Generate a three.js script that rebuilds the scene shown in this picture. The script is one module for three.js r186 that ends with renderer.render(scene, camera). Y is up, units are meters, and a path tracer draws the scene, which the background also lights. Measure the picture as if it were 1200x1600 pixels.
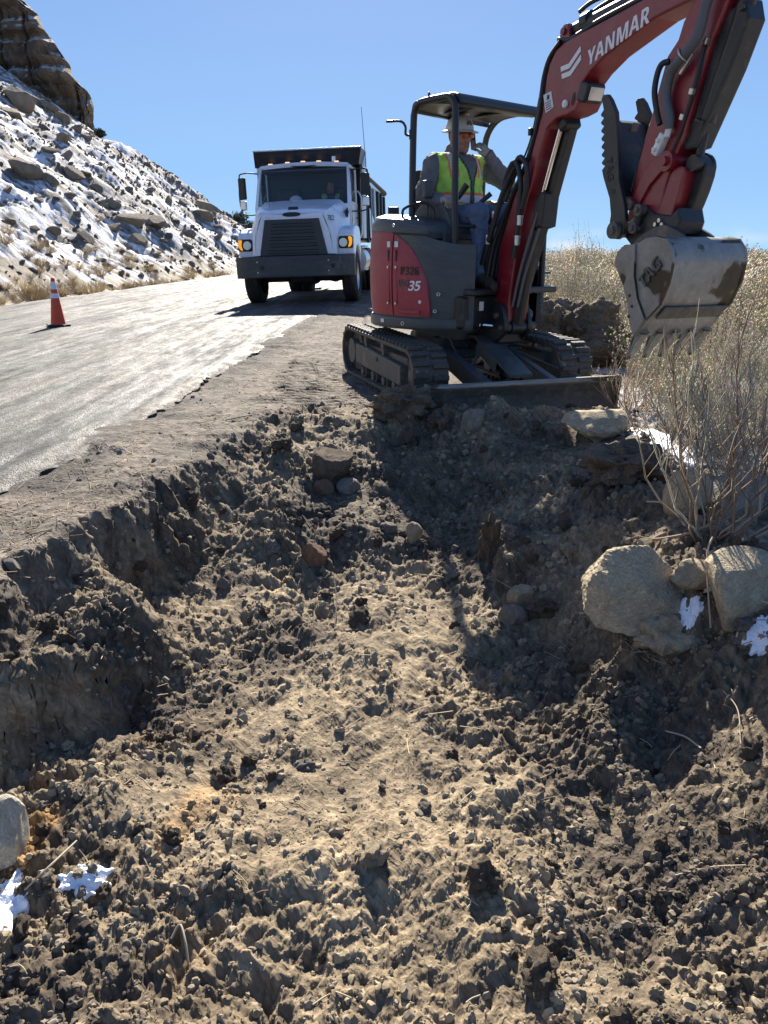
import * as THREE from 'three';
import { mergeGeometries, mergeVertices, toCreasedNormals } from 'three/addons/utils/BufferGeometryUtils.js';
import { RoundedBoxGeometry } from 'three/addons/geometries/RoundedBoxGeometry.js';
import { TextGeometry } from 'three/addons/geometries/TextGeometry.js';
import { FontLoader } from 'three/addons/loaders/FontLoader.js';
import { MarchingCubes } from 'three/addons/objects/MarchingCubes.js';
import { createNoise2D, createNoise3D } from 'simplex-noise';

// ---------------------------------------------------------------- camera, sky, sun, exposure
const scene = new THREE.Scene();
const EYE = 1.55, PITCH = 18.62, DEG = Math.PI / 180;
const camera = new THREE.PerspectiveCamera(67.3, 768 / 1024, 0.05, 5000);
camera.position.set(0, EYE, 0);
camera.rotation.x = -PITCH * DEG;
const EXPOSURE = 2.65;
const renderer = new THREE.WebGLRenderer();
renderer.toneMapping = THREE.LinearToneMapping;
renderer.toneMappingExposure = EXPOSURE;
renderer.shadowMap.enabled = true;

const SUN_AZ = -1.7 * DEG, SUN_EL = 33 * DEG;
const sunDir = new THREE.Vector3(Math.sin(SUN_AZ) * Math.cos(SUN_EL), Math.sin(SUN_EL), -Math.cos(SUN_AZ) * Math.cos(SUN_EL));
const sun = new THREE.DirectionalLight(new THREE.Color(1.0, 0.93, 0.82), 5);
sun.position.copy(sunDir).multiplyScalar(60);
sun.castShadow = true;
sun.shadow.mapSize.set(4096, 4096);
Object.assign(sun.shadow.camera, { left: -40, right: 40, top: 40, bottom: -40, near: 1, far: 200 });
scene.add(sun);

function rngOf(seed) { let s = seed | 0; return () => { s = (s + 0x6d2b79f5) | 0; let t = Math.imul(s ^ (s >>> 15), 1 | s); t = (t + Math.imul(t ^ (t >>> 7), 61 | t)) ^ t; return ((t ^ (t >>> 14)) >>> 0) / 4294967296; }; }
const n2 = createNoise2D(rngOf(11)), n2b = createNoise2D(rngOf(23)), n3 = createNoise3D(rngOf(31));
const clamp = (x, a = 0, b = 1) => Math.min(b, Math.max(a, x)), lerp = (a, b, t) => a + (b - a) * t;
const sstep = (a, b, x) => { const t = clamp((x - a) / (b - a)); return t * t * (3 - 2 * t); };
function fbm(x, y, o = 4, n = n2) { let s = 0, a = 1, t = 0; for (let i = 0; i < o; i++) { s += a * n(x, y); t += a; a *= 0.5; x = x * 2.03 + 17.1; y = y * 2.03 - 9.7; } return s / t; }
function fbm3(x, y, z, o = 3) { let s = 0, a = 1, t = 0; for (let i = 0; i < o; i++) { s += a * n3(x, y, z); t += a; a *= 0.5; x = x * 2.05 + 3.1; y = y * 2.05 - 5.7; z = z * 2.05 + 1.3; } return s / t; }

{ // clear winter sky: blue that pales to the horizon, a faint bright ring round the sun, a low cloud bank far off
  const W = 1024, H = 512, data = new Float32Array(W * H * 4);
  const hor = [0.46, 0.76, 1.0], low = [0.30, 0.56, 0.96], mid = [0.20, 0.385, 0.80], top = [0.05, 0.12, 0.35];
  for (let r = 0; r < H; r++) {
    const el = ((r + 0.5) / H - 0.5) * Math.PI, y = Math.sin(el), e = el / DEG;
    for (let c = 0; c < W; c++) {
      const az = ((c + 0.5) / W - 0.5) * 2 * Math.PI, x = Math.cos(az) * Math.cos(el), z = Math.sin(az) * Math.cos(el);
      const cosS = clamp(x * sunDir.x + y * sunDir.y + z * sunDir.z, -1, 1), ang = Math.acos(cosS) / DEG;
      const glow = 0.5 * Math.exp(-ang / 7) + 0.15 * Math.exp(-ang / 22);
      const cl = e > -1 ? sstep(0.1, 0.45, fbm(az * 7 + 7.2, e * 0.5, 4) + 0.35 * n2b(az * 1.7, 4.4)) * sstep(1.7, 0.5, e) : 0;
      for (let k = 0; k < 3; k++) {
        let v = e < 0 ? 0.22 : e < 6 ? lerp(hor[k], low[k], sstep(-3, 6, e)) : e < 17 ? lerp(low[k], mid[k], (e - 6) / 11) : lerp(mid[k], top[k], sstep(10, 85, e) * 1.0);
        v += glow * [1, 0.95, 0.85][k];
        v = lerp(v, [0.93, 0.96, 1.0][k], cl * 0.75);
        data[(r * W + c) * 4 + k] = v / EXPOSURE;
      }
      data[(r * W + c) * 4 + 3] = 1;
    }
  }
  const t = new THREE.DataTexture(data, W, H, THREE.RGBAFormat, THREE.FloatType);
  t.mapping = THREE.EquirectangularReflectionMapping; t.magFilter = THREE.LinearFilter; t.needsUpdate = true;
  scene.background = t; scene.environment = t;
}

// ---------------------------------------------------------------- helpers
const used = new Map();
function numbered(name) { const k = used.get(name) || 0; used.set(name, k + 1); return k ? name + '_' + String(k).padStart(3, '0') : name; }
function shade(o) { o.traverse((m) => { if (m.isMesh) { m.castShadow = true; m.receiveShadow = true; } }); return o; }
function tag(o, label, category, group, kind) { if (label) o.userData.label = label; if (category) o.userData.category = category; if (group) o.userData.group = group; if (kind) o.userData.kind = kind; return o; }
function thing(name, label, category, pos = [0, 0, 0], group) { const o = new THREE.Group(); o.name = numbered(name); o.position.set(...pos); scene.add(o); return tag(o, label, category, group); }
function mesh(name, geo, m, parent = scene) { const o = new THREE.Mesh(geo, m); o.name = parent === scene ? numbered(name) : name; o.castShadow = o.receiveShadow = true; parent.add(o); return o; }
function merge(list) { return mergeGeometries(list.map((g) => { g = g.index ? g.toNonIndexed() : g; for (const k of Object.keys(g.attributes)) if (!['position', 'normal', 'uv'].includes(k)) g.deleteAttribute(k); if (!g.attributes.uv) g.setAttribute('uv', new THREE.BufferAttribute(new Float32Array(g.attributes.position.count * 2), 2)); if (!g.attributes.normal) g.computeVertexNormals(); return g; })); }
const M4 = (x = 0, y = 0, z = 0, rx = 0, ry = 0, rz = 0, s = 1) => new THREE.Matrix4().compose(new THREE.Vector3(x, y, z), new THREE.Quaternion().setFromEuler(new THREE.Euler(rx, ry, rz, 'YXZ')), Array.isArray(s) ? new THREE.Vector3(...s) : new THREE.Vector3(s, s, s));
const V = (x, y, z) => new THREE.Vector3(x, y, z);
function rbox(w, h, d, x = 0, y = 0, z = 0, r = 0.01, ry = 0, rx = 0, rz = 0) { const g = new RoundedBoxGeometry(w, h, d, 2, Math.min(r, w / 2.05, h / 2.05, d / 2.05)); g.applyMatrix4(M4(x, y, z, rx, ry, rz)); return g; }
// polygon in (a, b) extruded across c, centred; axes 'zy': a -> z, b -> y, across x
function prism(pts, width, c = 0, bevel = 0.008, holes = [], seg = 2) {
  const s = new THREE.Shape(pts.map((p) => new THREE.Vector2(p[0], p[1])));
  for (const h of holes) s.holes.push(new THREE.Path(h.map((p) => new THREE.Vector2(p[0], p[1]))));
  const b = Math.min(bevel, width / 2.2);
  const g = new THREE.ExtrudeGeometry(s, { depth: width - 2 * b, bevelEnabled: b > 0, bevelThickness: b, bevelSize: b, bevelOffset: -b, bevelSegments: seg, curveSegments: 10, steps: 1 });
  g.translate(0, 0, -(width / 2 - b));
  g.applyMatrix4(new THREE.Matrix4().makeBasis(V(0, 0, 1), V(0, 1, 0), V(-1, 0, 0)));   // shape x -> z, shape z -> -x
  g.translate(c, 0, 0);
  return g;
}
function circ(a, b, r, n = 16) { return Array.from({ length: n }, (_, i) => [a + r * Math.cos(i / n * 2 * Math.PI), b + r * Math.sin(i / n * 2 * Math.PI)]); }
function smoothPoly(pts, per = 6, closed = true) { return new THREE.CatmullRomCurve3(pts.map((p) => V(p[0], p[1], 0)), closed, 'centripetal').getPoints(pts.length * per).slice(0, closed ? -1 : undefined).map((v) => [v.x, v.y]); }
function tube(pts, r, seg = 24, rad = 8, tension = 'centripetal') { return new THREE.TubeGeometry(new THREE.CatmullRomCurve3(pts.map((p) => V(...p)), false, tension), seg, r, rad, false); }
function rod(a, b, r, r2 = r, n = 16) { const A = V(...a), B = V(...b), d = B.clone().sub(A), g = new THREE.CylinderGeometry(r2, r, d.length(), n, 1); g.applyMatrix4(new THREE.Matrix4().compose(A.clone().add(B).multiplyScalar(0.5), new THREE.Quaternion().setFromUnitVectors(V(0, 1, 0), d.normalize()), V(1, 1, 1))); return g; }
function disc(x, y, z, r, w, axis = 'x', n = 20) { const g = new THREE.CylinderGeometry(r, r, w, n); if (axis === 'x') g.rotateZ(Math.PI / 2); if (axis === 'z') g.rotateX(Math.PI / 2); g.translate(x, y, z); return g; }
// rings: arrays of equally many [x,y,z]; skinned in order
function loft(rings, closedRing = true, caps = false, crease = 40) {
  const n = rings[0].length, pos = [], uv = [], idx = [];
  rings.forEach((r, i) => r.forEach((p, j) => { pos.push(...p); uv.push(j / (n - 1), i / (rings.length - 1)); }));
  for (let i = 0; i < rings.length - 1; i++) for (let j = 0; j < (closedRing ? n : n - 1); j++) { const a = i * n + j, b = i * n + (j + 1) % n, c = a + n, d = b + n; idx.push(a, b, d, a, d, c); }
  if (caps) for (const i of [0, rings.length - 1]) { const m = [0, 0, 0]; rings[i].forEach((p) => p.forEach((v, k) => { m[k] += v / n; })); const k = pos.length / 3; pos.push(...m); uv.push(0.5, 0.5); for (let j = 0; j < n; j++) idx.push(k, i * n + (i ? j : (j + 1) % n), i * n + (i ? (j + 1) % n : j)); }
  const g = new THREE.BufferGeometry(); g.setAttribute('position', new THREE.Float32BufferAttribute(pos, 3)); g.setAttribute('uv', new THREE.Float32BufferAttribute(uv, 2)); g.setIndex(idx);
  return toCreasedNormals(g, crease * DEG);
}
// periodic value noise for tiles
function tileNoise(size, cells, seed, oct = 5, gain = 0.55) {
  const out = new Float32Array(size * size); let amp = 1, tot = 0;
  for (let o = 0; o < oct; o++) {
    const c = cells << o; if (c > size) break; const rnd = rngOf(seed + o * 101), lat = Float32Array.from({ length: c * c }, () => rnd());
    for (let y = 0; y < size; y++) { const fy = y / size * c, iy = fy | 0, ty = fy - iy, sy = ty * ty * (3 - 2 * ty), r0 = (iy % c) * c, r1 = ((iy + 1) % c) * c;
      for (let x = 0; x < size; x++) { const fx = x / size * c, ix = fx | 0, tx = fx - ix, sx = tx * tx * (3 - 2 * tx), x1 = (ix + 1) % c; out[y * size + x] += amp * lerp(lerp(lat[r0 + ix], lat[r0 + x1], sx), lerp(lat[r1 + ix], lat[r1 + x1], sx), sy); } }
    tot += amp; amp *= gain;
  }
  for (let i = 0; i < out.length; i++) out[i] = clamp((out[i] / tot - 0.5) * 1.6 + 0.5);
  return out;
}
function tex(size, fn, srgb = true, rep) {
  const d = new Uint8Array(size * size * 4);
  for (let y = 0; y < size; y++) for (let x = 0; x < size; x++) { const c = fn(y * size + x, x, y), i = (y * size + x) * 4; d[i] = clamp(c[0]) * 255; d[i + 1] = clamp(c[1]) * 255; d[i + 2] = clamp(c[2]) * 255; d[i + 3] = 255; }
  const t = new THREE.DataTexture(d, size, size); t.wrapS = t.wrapT = THREE.RepeatWrapping; t.magFilter = THREE.LinearFilter; t.minFilter = THREE.LinearMipmapLinearFilter; t.generateMipmaps = true;
  if (srgb) t.colorSpace = THREE.SRGBColorSpace; if (rep) t.repeat.set(rep, rep); t.needsUpdate = true; return t;
}
const lin = (r, g, b) => new THREE.Color().setRGB(r, g, b);
const mat = (color, roughness = 0.6, extra = {}) => new THREE.MeshStandardMaterial({ color, roughness, ...extra });
const font = await new FontLoader().loadAsync('fonts/droid/droid_sans_bold.typeface.json');
function text(str, size, depth = 0.004, slant = 0, spread = 1) { const g = new TextGeometry(str, { font, size, depth, curveSegments: 4, bevelEnabled: false }); if (slant) g.applyMatrix4(new THREE.Matrix4().set(1, slant, 0, 0, 0, 1, 0, 0, 0, 0, 1, 0, 0, 0, 0, 1)); g.scale(spread, 1, 1); return g; }

// ---------------------------------------------------------------- the lie of the land (d is metres ahead of the camera, z = -d)
const roadR = (d) => -2.05 + 0.075 * d + 0.10 * n2(d * 0.35, 3.3) * sstep(22, 6, d) + 0.03 * n2(d * 1.1, 8.1) + 0.022 * n2(d * 5, 1.1) + 0.016 * n2(d * 17, 6.1);
const roadC = (d) => -2.05 + 0.075 * d, ROADW = 8.6;
const roadY = (x, d) => 0.50 + 0.008 * (Math.min(d, 90) - 4) - 0.032 * (roadC(d) - x);
function poly(tab, d) { if (d <= tab[0][0]) return tab[0][1]; for (let i = 1; i < tab.length; i++) if (d <= tab[i][0]) { const t = (d - tab[i - 1][0]) / (tab[i][0] - tab[i - 1][0]); return lerp(tab[i - 1][1], tab[i][1], t); } return tab[tab.length - 1][1]; }
const BANK = [[0.6, -1.62], [1.6, -1.5], [2.3, -1.36], [2.7, -1.32], [2.85, -1.26], [3.15, -1.19], [3.4, -1.12], [3.8, -1.10], [4.3, -1.0], [4.9, -0.88], [5.6, -0.74], [6.0, -0.5]];
const LOW = [[0.6, -1.3], [1.9, -1.36], [2.15, -1.27], [2.35, -1.05], [2.5, -0.93], [2.75, -0.95], [2.95, -1.15], [3.3, -1.5], [4, -1.6]];
const RIGHT = [[0.6, 1.5], [2, 1.35], [2.7, 1.2], [3.3, 1.22], [3.7, 1.2], [4.5, 1.3], [5.2, 1.4], [6, 1.45]];
const fieldY = (x, d) => 0.40 + 0.012 * Math.max(0, d - 8) + 0.02 * clamp(x - 1.5, 0, 4) + sstep(8, 14, d) * 0.12 * n2(x * 0.09, d * 0.09);
const xl = (d) => roadC(d) - ROADW;
function macro(x, d) {
  const w = 0.10 * n2(x * 1.1 + 5, d * 1.1) + 0.05 * n2(x * 3.7, d * 3.7 + 9), c = roadC(d);
  let plateau;
  if (x < c - 0.12) plateau = roadY(Math.max(x, xl(d)), d) - 0.07;
  else plateau = lerp(roadY(c, d) - 0.004 - 0.034 * sstep(-0.35, 0.5, n2(d * 0.55, 77) + 0.4 * n2(d * 2.3, 7)) * sstep(0.7, 0.1, x - c), fieldY(x, d), sstep(0, 1.7, x - c));
  const dd = d + 0.35 * w, bl = poly(BANK, dd) + w * 0.55 - 0.03 * sstep(3.6, 2.8, d) + 0.03 * n2(x * 8, d * 8), br = poly(RIGHT, dd) + w * 0.9;
  // dug-out floor
  let floor = 0.02 + 0.10 * sstep(2.6, 4.4, d) + 0.05 * n2(x * 0.8, d * 0.8);
  floor += 0.17 * sstep(0.42, 1.15, x) * sstep(0.9, 2.2, d);
  floor += 0.10 * sstep(0.50, 0.60, x + w * 0.3) * sstep(4.3, 3.9, d) * sstep(3.15, 3.4, d);
  const lo = poly(LOW, dd) + w * 0.4;
  floor += 0.26 * sstep(0.19, -0.04, x - lo) * sstep(3.6, 3.1, d);
  floor -= 0.06 * Math.exp(-((x - lo - 0.1) ** 2) / 0.02) * sstep(1.9, 2.1, d) * sstep(2.8, 2.5, d);
  const back = sstep(3.7 + w, 5.5 + w, d + 0.25 * Math.abs(x - 0.4));
  const slump = 0.5 + 0.5 * n2(d * 1.5 + 8, 5.5), inL = sstep(-0.05, 0.16 + 0.22 * slump * slump * sstep(3.0, 3.6, d), x - bl), inR = sstep(0.0, 0.42, br - x), inB = 1 - back;
  let y = lerp(plateau, floor, inL * inR * inB);
  if (d < 9) y += 0.03 * Math.exp(-((x - bl + 0.1) ** 2) / 0.02) * sstep(6, 5, d) * (0.4 + n2(d * 3, 2.2));   // spill along the bank
  y += 0.13 * Math.exp(-((x - 0.7) ** 2) / 0.9 - ((d - 5.25) ** 2) / 0.10) * (1 + 0.5 * n2(x * 3, d * 3)) ;                                        // earth pushed up before the blade
  y += 0.09 * Math.exp(-((x - br - 0.1) ** 2) / 0.05) * sstep(6, 4.5, d) * sstep(1.2, 2.2, d);
  return y;
}
function dug(x, d) { // 1 in disturbed earth
  const bl = poly(BANK, d), br = poly(RIGHT, d);
  return sstep(-0.12, 0.1, x - bl) * sstep(-0.5, 0.1, br + 0.25 - x) * sstep(6.3, 5.6, d);
}
const billow = (x, y, o = 2, n = n2) => { let s = 0, a = 1, t = 0; for (let i = 0; i < o; i++) { s += a * Math.abs(n(x, y)); t += a; a *= 0.5; x = x * 2.1 + 7.7; y = y * 2.1 - 3.1; } return s / t; };
function smoothness(x, d) { // the trodden dry strip down the middle is finer
  return sstep(0.75, 0.1, Math.abs(x + 0.05 - 0.08 * (d - 2) + 0.2 * n2(d * 0.9, 4.4))) * sstep(3.9, 2.9, d);
}
const slope = (x, d) => Math.hypot(macro(x + 0.03, d) - macro(x - 0.03, d), macro(x, d + 0.03) - macro(x, d - 0.03)) / 0.06;
function detail(x, d) {
  const steep = x < -0.4 && x > -2 && d < 6.5 ? 1 - 0.45 * sstep(0.5, 1.1, slope(x, d)) : 1;
  const g = dug(x, d), sm = smoothness(x, d), c = roadC(d);
  let h = 0;
  if (d < 9 && x > c) {
    const patch = fbm(x * 0.95 + 3, d * 0.95, 3, n2b);
    const rough = steep * lerp(1, 0.5, sm) * clamp(0.72 + 1.15 * patch, 0.16, 1.4);
    const k = lerp(0.22, 1, g) * sstep(9, 6.5, d);
    h += k * (0.045 * fbm(x * 1.9, d * 1.9, 3)) * lerp(0.3, 1, g);
    h += k * rough * (0.036 * fbm(x * 4.3 + 0.6 * n2(x * 3, d * 3), d * 4.3, 3) + 0.022 * (billow(x * 5.3, d * 5.3) - 0.35));
    h += k * rough * (0.020 * fbm(x * 11 + 0.5 * n2b(x * 7, d * 7), d * 11, 2, n2b) + 0.012 * (billow(x * 13, d * 13, 1, n2) - 0.3));
    if (d < 7) h += k * rough * lerp(0.0095, 0.014, sstep(1.6, 3, d)) * fbm(x * 27, d * 27, 3);
    if (d < 4.5) h += k * (0.35 + 0.65 * rough) * 0.0055 * fbm(x * 70, d * 70, 2, n2b);
    h += k * sm * 0.010 * n2(x * 15 + 0.7 * n2(x * 2, d * 0.8), d * 1.6);                       // scrape marks left by the bucket
    // tread prints beside the machine
    const tp = sstep(-1.05, -0.9, x) * sstep(-0.1, -0.25, x) * sstep(5.7, 6.0, d) * sstep(8.6, 7.8, d);
    if (tp > 0) h += tp * 0.02 * Math.sin((d - 0.3 * x) * 62 + 1.2 * n2(x * 2, d * 2)) * (0.6 + 0.5 * n2(x * 4, d * 2));
  }
  if (d >= 6 && x > c) h += sstep(6, 9, d) * 0.05 * fbm(x * 0.9, d * 0.9, 4);
  return h;
}
const groundAt = (x, d) => macro(x, d) + detail(x, d);

const soilN = tileNoise(1024, 8, 5, 7, 0.72), soilF = tileNoise(1024, 64, 77, 4, 0.8);
const soilMap = tex(1024, (i) => { const v = 0.62 + 0.30 * (soilN[i] - 0.5) + 0.42 * (soilF[i] - 0.5); return [v + 0.14, v + 0.12, v + 0.10]; });
const soilBump = tex(1024, (i) => { const v = 0.5 * soilN[i] + 0.5 * soilF[i]; return [v, v, v]; }, false);
const groundMat = new THREE.MeshStandardMaterial({ vertexColors: true, map: soilMap, bumpMap: soilBump, bumpScale: 0.012, roughness: 0.96 });

const snowField = (x, d) => { // old snow left between the shrubs and in hollows
  let s = 0;
  if (x > 1.35 && d > 2.2) s = sstep(0.05, 0.22, fbm(x * 0.9 + 2, d * 0.9, 4) + 0.25 * fbm(x * 5, d * 5, 2) + 0.19 - 0.6 * sstep(8, 30, d)) * sstep(1.35, 1.75, x);
  return s;
};
function soilColor(x, d, h) {
  const g = dug(x, d), sm = smoothness(x, d);
  const a = fbm(x * 1.4 + 9, d * 1.4, 3), b = fbm(x * 9, d * 9, 3, n2b), f = n2(x * 45, d * 45);
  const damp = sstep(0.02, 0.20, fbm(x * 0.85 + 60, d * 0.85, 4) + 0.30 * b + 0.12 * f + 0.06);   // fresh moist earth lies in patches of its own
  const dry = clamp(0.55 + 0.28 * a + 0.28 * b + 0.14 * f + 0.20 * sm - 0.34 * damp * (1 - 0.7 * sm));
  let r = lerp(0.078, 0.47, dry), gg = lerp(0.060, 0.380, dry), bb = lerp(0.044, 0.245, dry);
  const rust = sstep(0.35, 0.7, n2(x * 2.1 + 40, d * 2.1)) * g * sstep(2.6, 1.8, d) * sstep(-0.3, -0.8, x);
  r = lerp(r, r * 1.35, rust); bb = lerp(bb, bb * 0.6, rust);
  const out = 1 - g;                                                    // untouched shoulder: grey-brown grit and litter
  const gr = 0.20 + 0.06 * a + 0.07 * b + 0.04 * f;
  r = lerp(r, gr * 1.12, out * 0.85); gg = lerp(gg, gr * 0.98, out * 0.85); bb = lerp(bb, gr * 0.80, out * 0.85);
  const wet = sstep(0.42, 0.02, x - roadC(d) + 0.16 * n2(x * 2, d * 2) + 0.05 * f) * sstep(-0.3, 0.3, n2(d * 0.7, 41) + 0.5) * out; r *= 1 - 0.62 * wet; gg *= 1 - 0.62 * wet; bb *= 1 - 0.58 * wet;
  const tanField = sstep(1.5, 3, x) * out;
  r = lerp(r, 0.26 + 0.06 * b, tanField * 0.7); gg = lerp(gg, 0.205 + 0.05 * b, tanField * 0.7); bb = lerp(bb, 0.14 + 0.04 * b, tanField * 0.7);
  const s = snowField(x, d) * (1 - g);
  return [lerp(r, 0.82, s), lerp(gg, 0.84, s), lerp(bb, 0.88, s)];
}
{
  const ang = [], rad = [];
  for (let a = -180; a < -40; a += 7) ang.push(a);
  for (let a = -40; a < 40; a += 0.118) ang.push(a);
  for (let a = 40; a <= 180; a += 7) ang.push(a); if (ang[ang.length - 1] < 180) ang.push(180);
  for (let r = 0.02; r < 0.8; r *= 1.35) rad.push(r);
  for (let r = 0.8; r < 9.5; r *= 1.0041) rad.push(r);
  for (let r = 9.5; r < 90; r *= 1.012) rad.push(r);
  for (let r = 90; r < 4200; r *= 1.12) rad.push(r);
  const nc = ang.length, nr = rad.length, pos = new Float32Array(nc * nr * 3), uv = new Float32Array(nc * nr * 2), col = new Float32Array(nc * nr * 3), idx = new Uint32Array((nc - 1) * (nr - 1) * 6);
  let k = 0;
  for (let i = 0; i < nr; i++) for (let j = 0; j < nc; j++, k++) {
    const a = ang[j] * DEG, x = rad[i] * Math.sin(a), d = rad[i] * Math.cos(a);
    let y;
    if (rad[i] > 90 || Math.abs(ang[j]) > 100) y = macro(clamp(x, -60, 60), clamp(d, 0.5, 90)) - 0.02 * Math.min(40, Math.max(0, rad[i] - 90)) * (x < 0 ? 1 : 0.1); else y = groundAt(x, d);
    if (x < xl(d) - 0.3) y -= 0.35;                                     // runs on beneath the hillside
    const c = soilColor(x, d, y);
    let jx = 0, jz = 0;
    if (rad[i] > 0.8 && rad[i] < 7.5 && Math.abs(ang[j]) < 42 && x > roadC(d) + 0.12) { const st = x < -0.4 && d < 6.5 ? slope(x, d) : 0, q = sstep(7.5, 6, rad[i]) * (0.006 + 0.010 * sstep(0.5, 0.95, st)); jx = q * fbm3(x * 6, y * 12, d * 6, 3) + 0.45 * q * n3(x * 18, y * 34, d * 18) + 0.45 * q * n3(x * 50, y * 70, d * 50); jz = q * fbm3(x * 6 + 50, y * 12, d * 6, 3) + 0.45 * q * n3(x * 18 + 9, y * 34, d * 18) + 0.45 * q * n3(x * 50, y * 70 + 8, d * 50); }
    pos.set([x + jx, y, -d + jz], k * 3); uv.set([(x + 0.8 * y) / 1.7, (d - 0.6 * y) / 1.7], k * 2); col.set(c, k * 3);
  }
  k = 0;
  for (let i = 0; i < nr - 1; i++) for (let j = 0; j < nc - 1; j++) { const a = i * nc + j; idx.set([a, a + 1, a + nc + 1, a, a + nc + 1, a + nc], k); k += 6; }
  for (let i = 0; i < idx.length; i += 3) { const t = idx[i + 1]; idx[i + 1] = idx[i + 2]; idx[i + 2] = t; }
  const g = new THREE.BufferGeometry(); g.setAttribute('position', new THREE.BufferAttribute(pos, 3)); g.setAttribute('uv', new THREE.BufferAttribute(uv, 2)); g.setAttribute('color', new THREE.BufferAttribute(col, 3)); g.setIndex(new THREE.BufferAttribute(idx, 1)); g.computeVertexNormals();
  if (g.attributes.normal.getY(Math.floor(nc * nr / 3)) < 0) { const ix = g.index.array; for (let i = 0; i < ix.length; i += 3) { const t = ix[i + 1]; ix[i + 1] = ix[i + 2]; ix[i + 2] = t; } g.computeVertexNormals(); }
  const o = mesh('ground', g, groundMat); tag(o, 'dug-up brown earth of the road shoulder running on into the brush field', 'ground', null, 'structure');
}

{ // road: damp worn asphalt with tan dust tracks, ragged broken right edge
  const rn = tileNoise(1024, 16, 900, 6, 0.85), rf = tileNoise(1024, 64, 1900, 4, 1.05);
  const map = tex(1024, (i) => { const v = 0.66 + 0.2 * (rn[i] - 0.5) + 0.8 * (rf[i] - 0.5); return [v, v, v]; });
  const bump = tex(1024, (i) => { const v = 0.75 * rf[i] + 0.25 * rn[i]; return [v, v, v]; }, false);
  const rough = tex(1024, (i, x, y) => { const st = 0.5 * n2(x * 0.035, y * 0.004) + 0.3 * n2b(x * 0.12, y * 0.01) + 0.25 * n2(x * 0.02, y * 0.02 + 60), v = 0.745 + 0.16 * st + 0.30 * (rf[i] - 0.5) + 0.12 * (rn[i] - 0.5); return [v, v, v]; }, false); rough.repeat.set(1.3 / 9, 1.6 / 30); rough.offset.set(0.0, 0.2);
  const m = new THREE.MeshStandardMaterial({ vertexColors: true, map, bumpMap: bump, bumpScale: 0.009, roughnessMap: rough, roughness: 1.0 });
  const ds = []; for (let d = -3; d < 80; d += d < 14 ? 0.045 : d < 30 ? 0.12 : 0.5) ds.push(d);
  const us = []; for (let u = 0; u <= 1.0001; u += 1 / 190) us.push(1 - Math.pow(Math.max(0, 1 - u), 1.35));
  const pos = [], uv = [], col = [], idx = [], nu = us.length + 2;
  for (const d of ds) {
    const c = Math.max(0.3, d), R = roadR(d), L = xl(d) + 0.1 * n2(d * 0.4, 12) + 0.03 * n2(d * 3, 2);
    for (let j = 0; j < nu; j++) {
      const u = j < us.length ? us[j] : 1, x = lerp(L, R, u), q = x - roadC(d);
      let y = roadY(x, d) + 0.004 * n2(x * 0.8, d * 0.5) + 0.0025 * n2(x * 6, d * 6);
      const e = (R - x); if (e < 0.22 && d < 25) y -= 0.026 * (1 - e / 0.22) ** 2 * (1 + n2(x * 4, d * 4));
      if (j === us.length) y -= 0.03; if (j > us.length) y -= 0.12;
      pos.push(x + (j >= us.length ? 0.012 * n2(d * 20, j) : 0), y, -d); uv.push(x / 1.3, d / 1.6);
      const band = (at, w) => Math.exp(-((q - at - 0.08 * n2(d * 0.3, at)) ** 2) / (w * w));
      const dust = clamp((0.5 * band(-1.35, 0.12) + 0.35 * band(-3.4, 0.18) + 0.5 * band(-5.2, 0.3) + 0.4 * band(-7.4, 0.3) + 0.8 * sstep(-0.16, 0.0, q) ) * (0.6 + 0.7 * fbm(x * 2, d * 0.6, 3)) + 0.4 * sstep(0.05, 0.6, fbm(x * 1.4, d * 0.12, 3)));
      const v = 0.062 + 0.02 * fbm(x * 2.2, d * 0.15, 3) + 0.012 * n2(x * 12, d * 12);
      if (j >= us.length) { const k = 0.05 + 0.015 * n2(d * 13, j); col.push(k * 1.1, k, k * 0.9); } else col.push(lerp(v * 1.02, 0.30, dust), lerp(v, 0.255, dust), lerp(v * 0.98, 0.19, dust));
    }
  }
  for (let i = 0; i < ds.length - 1; i++) for (let j = 0; j < nu - 1; j++) { const a = i * nu + j; idx.push(a, a + 1, a + nu + 1, a, a + nu + 1, a + nu); }
  const g = new THREE.BufferGeometry(); g.setAttribute('position', new THREE.Float32BufferAttribute(pos, 3)); g.setAttribute('uv', new THREE.Float32BufferAttribute(uv, 2)); g.setAttribute('color', new THREE.Float32BufferAttribute(col, 3)); g.setIndex(idx); g.computeVertexNormals();
  tag(mesh('road', g, m), 'damp grey asphalt road with a broken edge', 'road', null, 'structure');
}

// ---------------------------------------------------------------- finding places: a line of sight followed to the ground
const CP = Math.cos(PITCH * DEG), SP = Math.sin(PITCH * DEG), FPX = 1202;
const sight = (px, py) => { const u = 800 - py; return [px - 600, u * CP - FPX * SP, FPX * CP + u * SP]; };
function landing(px, py, surf, d0 = 0.8, d1 = 120) { const r = sight(px, py); let prev = d0; for (let d = d0; d < d1; d *= 1.01) { const x = r[0] / r[2] * d, y = EYE + r[1] / r[2] * d; if (y < surf(x, d)) { let a = prev, b = d; for (let i = 0; i < 20; i++) { const m = (a + b) / 2; if (EYE + r[1] / r[2] * m < surf(r[0] / r[2] * m, m)) b = m; else a = m; } return [r[0] / r[2] * b, surf(r[0] / r[2] * b, b), b]; } prev = d; } return null; }

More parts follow.
